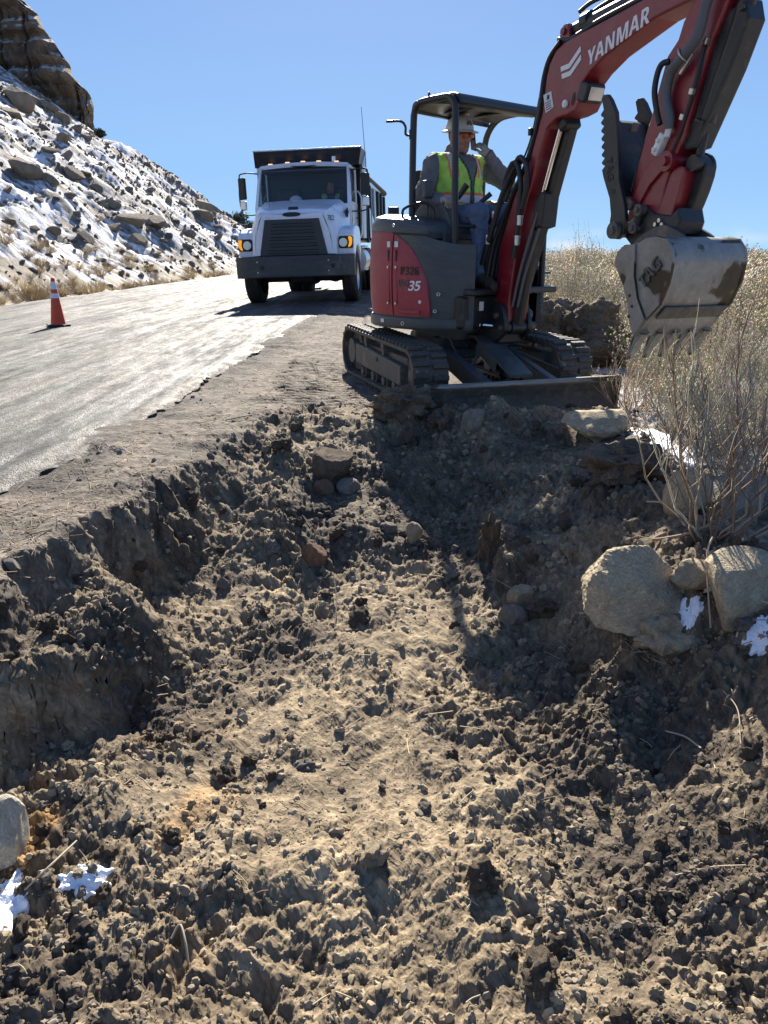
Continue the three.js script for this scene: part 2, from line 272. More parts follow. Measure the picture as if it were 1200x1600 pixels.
const seenAt = (x, y, d) => { const h = y - EYE, w = d * CP - h * SP; return [600 + FPX * x / w, 800 - FPX * (d * SP + h * CP) / w]; };
const ditchPlace = (x, y, d) => { const [px, py] = seenAt(x, y, d); return (py < 760 ? ['on the bank rim left of the excavator shadow', 'below the dozer blade', 'on the ditch edge below the bucket'] : py < 900 ? ['at the foot of the left bank', 'in the excavator shadow', 'on the slope above the big tan boulder'] : py < 1080 ? ['on the left bank shelf', 'in the middle of the ditch', 'left of or below the big tan boulder'] : py < 1300 ? ['on the ditch floor under the left bank', 'on the trodden ditch floor', 'on the dark right slope'] : ['near the bottom left corner', 'near the middle of the bottom edge', 'near the bottom right corner'])[px < 400 ? 0 : px < 820 ? 1 : 2]; };
const hillPlace = (px, py) => (py < 260 ? 'just under the cliff' : py < 330 ? 'on the upper slope' : py < 400 ? 'on the middle slope' : 'on the lowest slope') + (px < 130 ? ' at the left edge' : px < 260 ? ' behind the traffic cone' : ' close to the truck');
// ---------------------------------------------------------------- snowy talus hillside left of the road
const hillQ = (x, d) => xl(d) - 0.35 - x;
function hillY(x, d) {
  const q = hillQ(x, d), base = roadY(xl(Math.min(d, 80)), Math.min(d, 80)) - 0.12;
  let y = base + 0.62 * (Math.sqrt(q * q + 0.8) - 0.9) * (q > 0 ? 1 : 0.1) + 0.25 * sstep(0, 1.5, q);
  const rough = sstep(0.3, 3, q);
  y += rough * (0.55 * n2(x * 0.10, d * 0.10) + 0.28 * n2(x * 0.31 + 4, d * 0.31) + 0.13 * fbm(x * 0.9, d * 0.9, 3) + 0.09 * Math.abs(n2b(x * 2.3, d * 2.3)));
  const end = 67 + 1.2 * n2(q * 0.15, 2.2);
  if (d > end) y -= 0.9 * (d - end) + 0.03 * (d - end) ** 2;
  return Math.max(y, -6);
}
const rockTan = tileNoise(512, 8, 3131, 6, 0.75), rockFine = tileNoise(512, 64, 4141, 3, 0.85);
const rockTex = (c, amt = 0.35, dirt = 0.4) => tex(512, (i) => { const v = 1 + amt * (rockTan[i] - 0.5) + amt * 0.45 * (rockFine[i] - 0.5), t = sstep(0.55, 0.75, rockTan[(i * 7 + 991) % rockTan.length]) * dirt; return c.map((k, j) => lerp(k * v, [0.42, 0.36, 0.28][j], t)); });
const rockBump = tex(512, (i) => { const v = 0.5 * rockTan[i] + 0.5 * rockFine[i]; return [v, v, v]; }, false);
const R = {
  tan: new THREE.MeshStandardMaterial({ map: rockTex([0.66, 0.60, 0.49]), bumpMap: rockBump, bumpScale: 0.008, roughness: 0.95 }),
  grey: new THREE.MeshStandardMaterial({ map: rockTex([0.52, 0.49, 0.44]), bumpMap: rockBump, bumpScale: 0.008, roughness: 0.95 }),
  pale: new THREE.MeshStandardMaterial({ map: rockTex([0.72, 0.69, 0.62], 0.3, 0.2), bumpMap: rockBump, bumpScale: 0.008, roughness: 0.95 }),
  red: new THREE.MeshStandardMaterial({ map: rockTex([0.50, 0.39, 0.31]), bumpMap: rockBump, bumpScale: 0.008, roughness: 0.95 }),
  earth: new THREE.MeshStandardMaterial({ map: rockTex([0.46, 0.405, 0.335], 0.5, 0.3), bumpMap: rockBump, bumpScale: 0.03, roughness: 1 }),
  hill: new THREE.MeshStandardMaterial({ map: rockTex([0.55, 0.50, 0.43], 0.3, 0.3), bumpMap: rockBump, bumpScale: 0.05, roughness: 0.95 }),
  cliff: new THREE.MeshStandardMaterial({ vertexColors: true, map: rockTex([0.85, 0.83, 0.80], 0.3, 0), bumpMap: rockBump, bumpScale: 0.2, roughness: 0.95 }),
};
function boxUV(g, k = 0.5) { g = g.index ? g.toNonIndexed() : g; const p = g.attributes.position, uv = new Float32Array(p.count * 2); for (let i = 0; i < p.count; i += 3) { const a = new THREE.Vector3().fromBufferAttribute(p, i), b = new THREE.Vector3().fromBufferAttribute(p, i + 1), c = new THREE.Vector3().fromBufferAttribute(p, i + 2), n = b.clone().sub(a).cross(c.clone().sub(a)), ax = Math.abs(n.x), ay = Math.abs(n.y), az = Math.abs(n.z); [a, b, c].forEach((q, j) => { const [u, v] = ay >= ax && ay >= az ? [q.x, q.z] : ax >= az ? [q.z, q.y] : [q.x, q.y]; uv[(i + j) * 2] = u * k; uv[(i + j) * 2 + 1] = v * k + 0.37; }); } g.setAttribute('uv', new THREE.BufferAttribute(uv, 2)); return g; }
function rockGeo(seed, detail = 4, cuts = 12, rough = 0.05, depth = [0.55, 0.9]) {
  const rnd = rngOf(seed * 7919 + 3); let g = new THREE.IcosahedronGeometry(1, detail); const uv0 = g.attributes.uv; g = mergeVertices(g, 1e-4); const p = g.attributes.position, planes = [];
  for (let i = 0; i < cuts; i++) { const z = rnd() * 2 - 1, a = rnd() * 6.283, s = Math.sqrt(1 - z * z); planes.push([s * Math.cos(a), z, s * Math.sin(a), lerp(depth[0], depth[1], rnd())]); }
  for (let i = 0; i < p.count; i++) {
    let x = p.getX(i), y = p.getY(i), z = p.getZ(i);
    for (const [a, b, c, h] of planes) { const k = a * x + b * y + c * z - h; if (k > 0) { x -= a * k * 0.96; y -= b * k * 0.96; z -= c * k * 0.96; } }
    const s = 1 + rough * fbm3(x * 2.2 + seed, y * 2.2, z * 2.2, 3) + rough * 0.5 * n3(x * 7, y * 7 + seed, z * 7); p.setXYZ(i, x * s, y * s, z * s);
  }
  return boxUV(toCreasedNormals(g, 26 * DEG));
}
function clodGeo(seed, detail = 3) { let g = mergeVertices(new THREE.IcosahedronGeometry(1, detail), 1e-4); const p = g.attributes.position; for (let i = 0; i < p.count; i++) { const x = p.getX(i), y = p.getY(i), z = p.getZ(i), s = 0.78 + 0.36 * n3(x * 1.2 + seed * 9, y * 1.2, z * 1.2) + 0.22 * Math.abs(n3(x * 3 + seed, y * 3, z * 3)) + (detail > 1 ? 0.10 * n3(x * 8, y * 8 + seed, z * 8) : 0); p.setXYZ(i, x * s, y * s * 0.85, z * s); } return boxUV(toCreasedNormals(g, (detail < 3 ? 30 : 60) * DEG)); }
{
  const ds = [], qs = []; for (let d = -12; d < 13; d += 0.8) ds.push(d); for (let d = 13; d < 40; d += 0.115) ds.push(d); for (let d = 40; d < 72; d += 0.2) ds.push(d); for (let d = 72; d < 110; d += 1.5) ds.push(d);
  for (let q = -0.6; q < 14; q += 0.12) qs.push(q); for (let q = 14; q < 34; q += 0.24) qs.push(q); for (let q = 34; q < 70; q += 2) qs.push(q);
  const nq = qs.length, pos = [], col = [], uv = [], idx = [];
  for (const d of ds) for (const q of qs) {
    const x = xl(d) - 0.35 - q, y = hillY(x, d);
    const streak = n2(d * 1.5 + 0.4 * n2(q * 0.4, d * 0.4), q * 0.42) * 0.55 + fbm(d * 3.1 + 7, q * 1.1, 3, n2b) * 0.55 + 0.35 * n2(d * 0.16, q * 0.13 + 5);
    const n = n2(x * 9, d * 9), lowGrass = sstep(2.2, 0.2, q), bare = sstep(-0.12, 0.42, streak + 0.24 * n + 0.30 * lowGrass + 0.25);
    const v = 1 + 0.3 * fbm(x * 1.4, d * 1.4, 2) + 0.15 * n, soil = [lerp(0.19, 0.31, lowGrass) * v, lerp(0.163, 0.245, lowGrass) * v, lerp(0.135, 0.155, lowGrass) * v];
    pos.push(x, y + (1 - bare) * 0.025, -d); uv.push(x / 3, d / 3); col.push(lerp(0.69, soil[0], bare), lerp(0.70, soil[1], bare), lerp(0.73, soil[2], bare));
  }
  for (let i = 0; i < ds.length - 1; i++) for (let j = 0; j < nq - 1; j++) { const a = i * nq + j; idx.push(a, a + nq, a + nq + 1, a, a + nq + 1, a + 1); }
  const g = new THREE.BufferGeometry(); g.setAttribute('position', new THREE.Float32BufferAttribute(pos, 3)); g.setAttribute('uv', new THREE.Float32BufferAttribute(uv, 2)); g.setAttribute('color', new THREE.Float32BufferAttribute(col, 3)); g.setIndex(idx); g.computeVertexNormals();
  if (g.attributes.normal.getY(5000) < 0) { const ix = g.index.array; for (let i = 0; i < ix.length; i += 3) { const t = ix[i + 1]; ix[i + 1] = ix[i + 2]; ix[i + 2] = t; } g.computeVertexNormals(); }
  tag(mesh('hillside', g, new THREE.MeshStandardMaterial({ vertexColors: true, roughness: 0.9, bumpMap: soilBump, bumpScale: 0.04 })), 'steep talus hillside streaked with snow left of the road', 'hillside', null, 'structure');
}
{ // sandstone cliff over the slope: layered, overhanging steps on its right end
  const edge = [[4, -40], [7, -33], [9, -27.5], [10.2, -24.2], [10.7, -23.5], [11.7, -23.6], [12.6, -23.4], [13.7, -23.7], [14.8, -24.8], [15.7, -24.95], [17.2, -25.96], [18.1, -26.6], [19.3, -27.1], [19.9, -27.8], [23, -30.5], [26, -35]];
  const rings = [], cols = [];
  for (let y = 5; y <= 26; y += 0.22) {
    const ex = poly(edge, y), ring = [], N = 260;
    const strata = 0.55 * n2(y * 0.55, 1.7) + 0.3 * n2(y * 1.7, 9.2), ledge = 0.25 * Math.sign(n2(y * 0.9, 33)) * sstep(0.1, 0.3, Math.abs(n2(y * 0.9, 33)));
    for (let i = 0; i < N; i++) {
      const t = i / N; let x, d;
      if (t < 0.62) { const u = t / 0.62; x = lerp(-52, ex - 0.8, u); d = 68.5 + 0.1 * (ex - x); } else if (t < 0.72) { const a = (t - 0.62) / 0.10 * Math.PI / 2; x = ex - 0.8 + 0.8 * Math.sin(a); d = 69.3 - 0.8 * Math.cos(a); } else if (t < 0.86) { d = lerp(69.3, 84, (t - 0.72) / 0.14); x = ex - (d - 69.3) * 0.75; } else { x = lerp(ex - 11, -52, (t - 0.86) / 0.14); d = 84; }
      const cr = Math.abs(n2(x * 0.22 + 3, y * 0.05)), crack = -0.8 * sstep(0.10, 0.0, cr) - 0.35 * sstep(0.08, 0, Math.abs(n2(x * 0.7, y * 0.16 + 8)));
      const blk = 0.9 * n3(x * 0.16, y * 0.12, d * 0.16) + 0.45 * n3(x * 0.5, y * 0.3, d * 0.5) + 0.18 * n3(x * 1.6, y * 1.2, d * 1.6) + strata * 0.55 + ledge + crack;
      const out = t < 0.72 ? 1 : 0.4; ring.push([x + (t > 0.6 && t < 0.86 ? 0.16 * blk : 0), y + 0.06 * n3(x, y * 2, d), -(d - blk * 0.9 * out)]);
    }
    rings.push(ring);
  }
  const g = loft(rings, true, true, 28), p = g.attributes.position, nn = g.attributes.normal, c = new Float32Array(p.count * 3), uv = g.attributes.uv;
  for (let i = 0; i < p.count; i++) { const x = p.getX(i), y = p.getY(i), z = p.getZ(i), v = 1 + 0.22 * n2(y * 0.9, x * 0.03) + 0.16 * fbm3(x * 0.4, y * 0.4, z * 0.4, 2), dk = sstep(12.2, 11.2, y + 0.6 * n2(x * 0.2, 3)) ; uv.setXY(i, x / 4 + z / 7, y / 4); const s = sstep(0.62, 0.85, nn.getY(i) + 0.2 * n2(x, z)); c.set([lerp(lerp(0.30, 0.20, dk) * v, 0.8, s), lerp(lerp(0.225, 0.165, dk) * v, 0.82, s), lerp(lerp(0.15, 0.125, dk) * v, 0.86, s)], i * 3); }
  g.setAttribute('color', new THREE.BufferAttribute(c, 3));
  tag(mesh('cliff', g, R.cliff), 'brown layered sandstone cliff above the snowy slope', 'cliff');
}
{ // boulders: the ones that can be told apart first
  const V8 = Array.from({ length: 8 }, (_, i) => rockGeo(i + 1, 6, 9, 0.03, [0.34, 0.74])), rnd = rngOf(555);
  const put = (px, py, w, hgt, label, group, m, k) => {
    const L = landing(px, py, hillY, 8, 75); if (!L) return; const [x, y, d] = L, s = w / FPX * d * 0.5 * 1.02;
    const o = mesh('boulder', V8[k % 8], m); tag(o, label, 'boulder', group); o.position.set(x, y + s * hgt * 0.15, -d); o.scale.set(s, s * hgt, s * 0.9); o.rotation.set(rnd() * 0.5 - 0.25, rnd() * 6.28, -0.35 + rnd() * 0.3);
  };
  const named = [[34, 268, 62, 0.62, 'large grey slab boulder high on the snowy slope near the left edge', 0], [209, 350, 58, 0.55, 'wide dark boulder in mid slope beside a tilted slab', 1], [240, 352, 40, 0.7, 'tilted brown slab leaning on the wide mid slope boulder', 2], [171, 320, 36, 0.75, 'squarish grey boulder just above the wide mid slope boulder', 3], [326, 330, 42, 0.85, 'pointed boulder standing on the skyline of the slope left of the truck', 4], [297, 370, 26, 0.8, 'rounded grey boulder on clean snow left of the truck', 5], [133, 376, 30, 0.75, 'brown boulder low on the slope above the dry grass', 6], [74, 282, 38, 0.7, 'grey boulder directly beside the large slab boulder', 7], [19, 182, 46, 0.8, 'dark boulder below the cliff at the left edge', 3]];
  named.forEach(([px, py, w, hh, l, k]) => put(px, py, w, hh, l, null, R.hill, k));
  const rest = [[27, 158, 55], [108, 308, 30], [115, 276, 34], [135, 273, 24], [101, 248, 28], [76, 238, 30], [98, 220, 24], [68, 198, 18], [120, 205, 26], [100, 190, 30], [75, 170, 30], [130, 214, 24], [50, 158, 36], [162, 325, 24], [263, 316, 22], [253, 352, 22], [317, 341, 34], [179, 360, 28], [216, 379, 30], [253, 376, 18], [250, 393, 16], [292, 389, 22], [299, 414, 16], [318, 383, 20], [340, 405, 16], [17, 348, 24], [84, 364, 26], [51, 357, 20], [232, 300, 20], [285, 320, 18], [150, 296, 20], [120, 335, 18], [200, 300, 22], [12, 300, 20], [60, 315, 16], [275, 345, 18], [340, 372, 18], [190, 395, 16], [160, 410, 15], [75, 400, 16], [35, 410, 14], [230, 420, 14]];
  rest.forEach(([px, py, w], i) => put(px, py, w, 0.5 + 0.35 * rnd(), `dark rock half buried in the snow ${hillPlace(px, py)}`, 'rocks on the snowy hillside', R.hill, i));
  for (let i = 0; i < 70; i++) { const px = rnd() * 380, py = 200 + rnd() * 250; put(px, py, 7 + 9 * rnd() * rnd(), 0.5 + 0.4 * rnd(), `small stone poking out of the snow ${hillPlace(px, py)}`, 'rocks on the snowy hillside', R.hill, i); }
  // scree too small to tell apart
  const inst = new THREE.InstancedMesh(rockGeo(77, 1, 8, 0.05), R.hill, 9000), M = new THREE.Matrix4(); let n = 0;
  for (let i = 0; i < 60000 && n < 9000; i++) { const d = 14 + 54 * Math.sqrt(rnd()), q = 0.8 + 33 * rnd(), x = xl(d) - 0.35 - q; if (n2(d * 1.5, q * 0.42) + 0.7 * n2b(d * 0.7, q * 0.4) < 0.05) continue; const s = 0.03 + 0.11 * Math.pow(rnd(), 3); M.compose(V(x, hillY(x, d) + s * 0.2, -d), new THREE.Quaternion().setFromEuler(new THREE.Euler(rnd() * 6, rnd() * 6, rnd() * 6)), V(s * 1.5, s * 0.7, s)); inst.setMatrixAt(n++, M); }
  inst.count = n; inst.name = numbered('scree'); inst.castShadow = inst.receiveShadow = true; tag(inst, 'scatter of small dark stones over the snowy hillside', 'scree', null, 'stuff'); scene.add(inst);
}

// ---------------------------------------------------------------- shared materials
const grimeA = tileNoise(512, 6, 404, 6, 0.7), grimeB = tileNoise(512, 24, 808, 4, 0.8), grimeC = tileNoise(512, 3, 1212, 4, 0.5);
const paintMap = (lo, hi, mud) => tex(512, (i) => { const t = sstep(0.58, 0.85, grimeA[i] + 0.25 * (grimeB[i] - 0.5)) * mud; return [0, 1, 2].map((k) => lerp(lerp(lo[k], hi[k], grimeB[i]), [0.50, 0.45, 0.38][k], t)); });
const roughMap = (a, b) => tex(512, (i) => { const v = lerp(a, b, clamp(0.6 * grimeA[i] + 0.4 * grimeB[i])); return [v, v, v]; }, false);
const rA = roughMap(0.28, 0.62), rB = roughMap(0.45, 0.85), bumpG = tex(512, (i) => { const v = 0.5 * grimeA[i] + 0.5 * grimeB[i]; return [v, v, v]; }, false);
const P = {
  red: new THREE.MeshPhysicalMaterial({ map: paintMap([0.44, 0.06, 0.11], [0.56, 0.09, 0.15], 0.4), roughnessMap: rA, roughness: 1, clearcoat: 0.5, clearcoatRoughness: 0.3 }),
  dustyRed: new THREE.MeshPhysicalMaterial({ map: paintMap([0.56, 0.17, 0.21], [0.66, 0.24, 0.27], 0.4), roughnessMap: rB, roughness: 1, clearcoat: 0.25, clearcoatRoughness: 0.4 }),
  black: new THREE.MeshStandardMaterial({ map: paintMap([0.10, 0.11, 0.115], [0.17, 0.18, 0.18], 0.25), roughnessMap: rA, roughness: 1 }),
  satin: new THREE.MeshStandardMaterial({ color: lin(0.018, 0.019, 0.021), roughness: 0.38 }),
  charcoal: new THREE.MeshStandardMaterial({ map: paintMap([0.22, 0.24, 0.245], [0.29, 0.31, 0.31], 0.25), roughnessMap: rA, roughness: 1 }),
  rubber: new THREE.MeshStandardMaterial({ map: paintMap([0.22, 0.215, 0.20], [0.35, 0.335, 0.30], 0.9), roughnessMap: rB, roughness: 1, bumpMap: bumpG, bumpScale: 0.004 }),
  hose: mat(lin(0.02, 0.02, 0.022), 0.5), greyhose: mat(lin(0.10, 0.105, 0.11), 0.6),
  frame: new THREE.MeshStandardMaterial({ map: paintMap([0.30, 0.295, 0.275], [0.40, 0.385, 0.355], 0.9), roughnessMap: rB, roughness: 1 }),
  steel: new THREE.MeshStandardMaterial({ map: tex(512, (i) => { const mud = sstep(0.73, 0.80, grimeC[i] + 0.10 * (grimeB[i] - 0.5)), v = 0.56 + 0.10 * (grimeB[i] - 0.5) + 0.16 * (grimeA[i] - 0.5); return [lerp(v, 0.30, mud), lerp(v * 0.985, 0.27, mud), lerp(v * 0.94, 0.21, mud)]; }), metalness: 0.6, roughnessMap: rB, roughness: 0.9 }),
  worn: new THREE.MeshStandardMaterial({ map: paintMap([0.30, 0.295, 0.28], [0.43, 0.42, 0.39], 0.9), metalness: 0.3, roughnessMap: rB, roughness: 0.9 }),
  chrome: mat(lin(0.75, 0.75, 0.75), 0.14, { metalness: 1 }), zinc: mat(lin(0.55, 0.54, 0.5), 0.35, { metalness: 0.9 }),
  white: mat(lin(0.78, 0.78, 0.76), 0.5), decal: mat(lin(0.70, 0.70, 0.68), 0.6), ink: mat(lin(0.02, 0.02, 0.02), 0.6),
  lens: new THREE.MeshPhysicalMaterial({ color: lin(0.75, 0.72, 0.6), roughness: 0.15, clearcoat: 1, metalness: 0.2 }),
  fabric: mat(lin(0.02, 0.02, 0.022), 0.9),
};
const arr = (g) => Array.isArray(g) ? merge(g) : g;

// ---------------------------------------------------------------- mini excavator
const EXG = 0.41, EX = thing('mini_excavator', 'red and black tracked mini excavator on the road shoulder with its bucket raised', 'excavator', [0.635, EXG, -7.0]);
{
  const U = M4(0, 0, 0, 0, 18 * DEG), H = M4(0, 0, 0, 0, 40 * DEG), B = M4(0.398, 0, 0.63, 0, 25 * DEG);
  const add = (name, g, m, fr, parent = EX) => { g = arr(g); g.applyMatrix4(fr); return mesh(name, g, m, parent); };

  // undercarriage ------------------------------------------------
  const loop = (off) => { const out = [], c0 = [-0.80, 0.25], c1 = [0.82, 0.235], r0 = 0.235 + off, r1 = 0.22 + off; for (let i = 0; i <= 18; i++) { const a = (90 + i * 10) * DEG; out.push([c0[0] + r0 * Math.cos(a), c0[1] + r0 * Math.sin(a)]); } for (let i = 0; i <= 18; i++) { const a = (-90 + i * 10) * DEG; out.push([c1[0] + r1 * Math.cos(a), c1[1] + r1 * Math.sin(a)]); } return out; };
  for (const side of [-1, 1]) {
    const x = side * 0.625, T = add('track', prism(loop(-0.012), 0.29, x, 0.006, [loop(-0.042)]), P.rubber, U);
    const path = loop(0.0), len = [0]; for (let i = 1; i <= path.length; i++) { const a = path[i - 1], b = path[i % path.length]; len.push(len[i - 1] + Math.hypot(b[0] - a[0], b[1] - a[1])); }
    const N = 52, lug = merge([rbox(0.125, 0.026, 0.042, -0.078, 0, 0.012, 0.008), rbox(0.125, 0.026, 0.042, 0.078, 0, -0.012, 0.008)]);
    for (let k = 0; k < N; k++) {
      const s = (k + 0.3) / N * len[path.length]; let i = 1; while (len[i] < s) i++;
      const a = path[i - 1], b = path[i % path.length], t = (s - len[i - 1]) / (len[i] - len[i - 1]), f = lerp(a[0], b[0], t), y = lerp(a[1], b[1], t), ang = Math.atan2(b[1] - a[1], b[0] - a[0]);
      const o = mesh('track_lug', lug, P.rubber, T); o.matrixAutoUpdate = false; o.matrix.multiplyMatrices(U, M4(x, y, f, -ang)); o.matrix.decompose(o.position, o.quaternion, o.scale); o.matrixAutoUpdate = true;
    }
    add('track_frame', [prism([[-0.62, 0.16], [0.66, 0.13], [0.66, 0.29], [-0.2, 0.33], [-0.62, 0.34]], 0.14, x + side * 0.055, 0.012), rbox(0.16, 0.10, 1.3, x - side * 0.02, 0.30, 0, 0.02), rbox(0.02, 0.03, 0.06, x + side * 0.13, 0.27, 0.05, 0.006)], P.frame, U, T);
    for (const f of [-0.42, -0.1, 0.2, 0.48]) add('roller', [disc(x, 0.105, f, 0.07, 0.2), disc(x + side * 0.1, 0.105, f, 0.04, 0.04)], P.frame, U, T);
    for (const f of [-0.35, 0.15]) add('top_roller', [disc(x + side * 0.03, 0.405, f, 0.04, 0.16), rbox(0.03, 0.1, 0.05, x + side * 0.09, 0.36, f, 0.006)], P.frame, U, T);
    add('sprocket', [disc(x, 0.25, -0.80, 0.185, 0.1, 'x', 28), disc(x + side * 0.075, 0.25, -0.80, 0.115, 0.07, 'x', 28)], P.frame, U, T);
    add('idler', [disc(x, 0.235, 0.82, 0.17, 0.11, 'x', 28), disc(x + side * 0.07, 0.235, 0.82, 0.05, 0.05)], P.frame, U, T);
  }
  add('centre_frame', [rbox(0.62, 0.14, 0.62, 0, 0.40, -0.03, 0.03), rbox(0.95, 0.09, 0.16, 0, 0.33, -0.33, 0.02), rbox(0.95, 0.09, 0.16, 0, 0.33, 0.30, 0.02), disc(0, 0.49, 0, 0.37, 0.09, 'y', 36), disc(0, 0.53, 0, 0.42, 0.05, 'y', 36)], P.charcoal, U);
  for (const s of [-1, 1]) add('blade_arm', prism([[0.30, 0.36], [0.42, 0.40], [1.28, 0.24], [1.30, 0.10], [1.18, 0.10], [0.36, 0.27]], 0.07, s * 0.27, 0.01), P.charcoal, U);
  add('blade_cylinder', [rod([0, 0.42, 0.38], [0, 0.24, 1.0], 0.045), rod([0, 0.26, 0.95], [0, 0.18, 1.25], 0.022)], P.satin, U);
  add('blade_cylinder_guard', [prism([[0.40, 0.49], [0.55, 0.50], [1.22, 0.27], [1.22, 0.245], [0.55, 0.47], [0.40, 0.46]], 0.19, 0.03, 0.004), rbox(0.006, 0.1, 0.4, -0.07, 0.36, 0.8, 0.002, 0, 0.34)], P.charcoal, U);
  add('blade_hose', [tube([[-0.2, 0.46, 0.35], [-0.17, 0.3, 0.5], [-0.13, 0.24, 0.62], [-0.05, 0.34, 0.6], [0.0, 0.37, 0.62]], 0.012), tube([[0.12, 0.5, 0.4], [0.17, 0.42, 0.6], [0.16, 0.3, 0.85]], 0.011), tube([[0.2, 0.42, 0.4], [0.42, 0.3, 0.8], [0.62, 0.2, 1.2]], 0.009)], P.greyhose, U);
  const bladeProfile = [[1.30, -0.02], [1.335, -0.03], [1.36, 0.02], [1.335, 0.12], [1.338, 0.20], [1.365, 0.285], [1.335, 0.29], [1.305, 0.20], [1.30, 0.10], [1.325, 0.02]];
  const UB = M4(0, -0.065, 0, 0, 18 * DEG);
  const BL = add('dozer_blade', prism(smoothPoly(bladeProfile, 3), 1.56, 0, 0.006), P.worn, UB);
  add('top_rail', rod([-0.78, 0.288, 1.35], [0.78, 0.288, 1.35], 0.024), P.steel, UB, BL);
  add('cutting_edge', rbox(1.56, 0.07, 0.018, 0, 0.0, 1.365, 0.004, 0, 0.25), P.worn, UB, BL);
  for (const s of [-1, 1]) add('end_plate', prism(smoothPoly([[1.27, -0.03], [1.40, -0.03], [1.38, 0.1], [1.40, 0.30], [1.32, 0.315], [1.27, 0.2]], 3), 0.02, s * 0.785, 0.003), P.worn, UB, BL);

  // house --------------------------------------------------------
  const at = (th, R, y) => { const a = th * DEG; return [-R * Math.sin(a), y, R * Math.cos(a)]; };
  function shell(t0, t1, yb, yt, R, thick = 0.02, n = 28, bulge = 0.012) {
    const rings = [];
    for (let i = 0; i <= n; i++) {
      const th = lerp(t0, t1, i / n), b = typeof yb === 'function' ? yb(th) : yb, t = typeof yt === 'function' ? yt(th) : yt, ring = [];
      for (let j = 0; j <= 8; j++) { const v = j / 8, r = R + bulge * Math.sin(v * Math.PI) - (j === 0 || j === 8 ? 0.008 : 0); ring.push(at(th, r, lerp(b, t, v))); }
      ring.push(at(th, R - thick, t - 0.004), at(th, R - thick, b + 0.004)); rings.push(ring);
    }
    return loft(rings, true, true, 35);
  }
  const topTab = [[61.0, 0.70], [61.4, 0.78], [63.3, 0.925], [66.8, 1.02], [71.2, 1.116], [75.9, 1.188], [82, 1.24], [86.1, 1.268], [92, 1.298], [106, 1.305]];
  const topOf = (th) => poly(topTab, th);
  add('house_shell', shell(34, 318, 0.56, (th) => th < 100 ? lerp(1.20, 1.32, sstep(40, 90, th)) : th > 270 ? lerp(1.32, 1.0, sstep(270, 310, th)) : 1.32, 0.725, 0.03, 60, 0.006), P.charcoal, H);
  add('skirt', shell(36, 316, 0.55, 0.642, 0.748, 0.05, 60, 0.004), P.charcoal, H);
  const sp = add('side_panel', shell(61.2, 88.4, 0.652, topOf, 0.742, 0.02, 26, 0.014), P.dustyRed, H);
  const rp = add('rear_door', shell(89.6, 190, 0.652, (th) => topOf(th), 0.742, 0.02, 40, 0.014), P.dustyRed, H);
  const onPanel = (g, th, y, R) => { const a = th * DEG, n = V(-Math.sin(a), 0, Math.cos(a)), r = V(n.z, 0, -n.x), p = at(th, R, y); g.applyMatrix4(new THREE.Matrix4().makeBasis(r, V(0, 1, 0), n).setPosition(...p)); return g; };
  const centre = (g) => { g.computeBoundingBox(); const b = g.boundingBox; g.translate(-(b.min.x + b.max.x) / 2, -(b.min.y + b.max.y) / 2, 0); return g; };
  add('stencil_number', onPanel(centre(text('P326', 0.062, 0.006, 0, 0.92)), 75, 1.005, 0.751), P.ink, H, sp);
  add('model_letters', onPanel(centre(text('ViO', 0.055, 0.006, 0.2, 0.9)), 79.2, 0.912, 0.753), P.charcoal, H, sp);
  add('model_number', onPanel(centre(text('35', 0.075, 0.008, 0.25, 0.95)), 71.3, 0.892, 0.752), P.white, H, sp);
  for (const [th, y0, y1] of [[85.6, 0.75, 1.02], [92.6, 0.75, 1.02]]) { add('panel_rib', onPanel(rbox(0.028, y1 - y0, 0.014, 0, 0, 0, 0.006), th, (y0 + y1) / 2, 0.753), P.dustyRed, H, th < 89 ? sp : rp); add('latch_slot', onPanel(rbox(0.014, 0.085, 0.008, 0, 0, 0, 0.003), th, 1.12, 0.755), P.ink, H, th < 89 ? sp : rp); for (const y of [y0, y1 + 0.01]) add('bolt', onPanel(disc(0, 0, 0, 0.010, 0.014, 'z'), th, y, 0.757), P.zinc, H, th < 89 ? sp : rp); add('sticker', onPanel(rbox(0.04, 0.045, 0.003, 0, 0, 0, 0.001), th, 1.205, 0.752), P.decal, H, th < 89 ? sp : rp); }
  add('panel_rib', onPanel(rbox(0.19, 0.03, 0.014, 0, 0, 0, 0.006), 75, 0.69, 0.748), P.dustyRed, H, sp);
  add('bolt', onPanel(disc(0, 0, 0, 0.014, 0.014, 'z'), 67.5, 0.77, 0.754), P.zinc, H, sp);
  add('sticker', onPanel(rbox(0.05, 0.03, 0.003, 0, 0, 0, 0.001), 99, 0.605, 0.757), P.decal, H);
  for (const [th, y, r] of [[80, 0.595, 0.014], [58, 0.70, 0.012], [56, 0.83, 0.012], [88, 1.345, 0.010]]) add('bolt', onPanel(new THREE.TorusGeometry(r, 0.005, 6, 14), th, y, 0.753), P.zinc, H);
  { // engine hood dome over the tail
    const ring = (R, y, f, tilt = 0) => { const out = []; for (let i = 0; i <= 40; i++) { const th = lerp(62, 298, i / 40), p = at(th, R, 0); out.push([p[0], y + tilt * (p[2] + 0.3), Math.min(p[2], f)]); } return out; };
    add('engine_hood', loft([ring(0.70, 1.26, 0.34, -0.02), ring(0.738, 1.312, 0.33, -0.05), ring(0.735, 1.36, 0.31, -0.06), ring(0.70, 1.415, 0.27, -0.07), ring(0.62, 1.44, 0.2, -0.08), ring(0.3, 1.45, 0.05, -0.08)], true, true, 32), P.charcoal, H);
  }
  add('floor', [rbox(1.06, 0.05, 0.62, 0.05, 0.845, 0.33, 0.015), rbox(0.5, 0.02, 0.5, 0.05, 0.875, 0.34, 0.006)], P.satin, H);
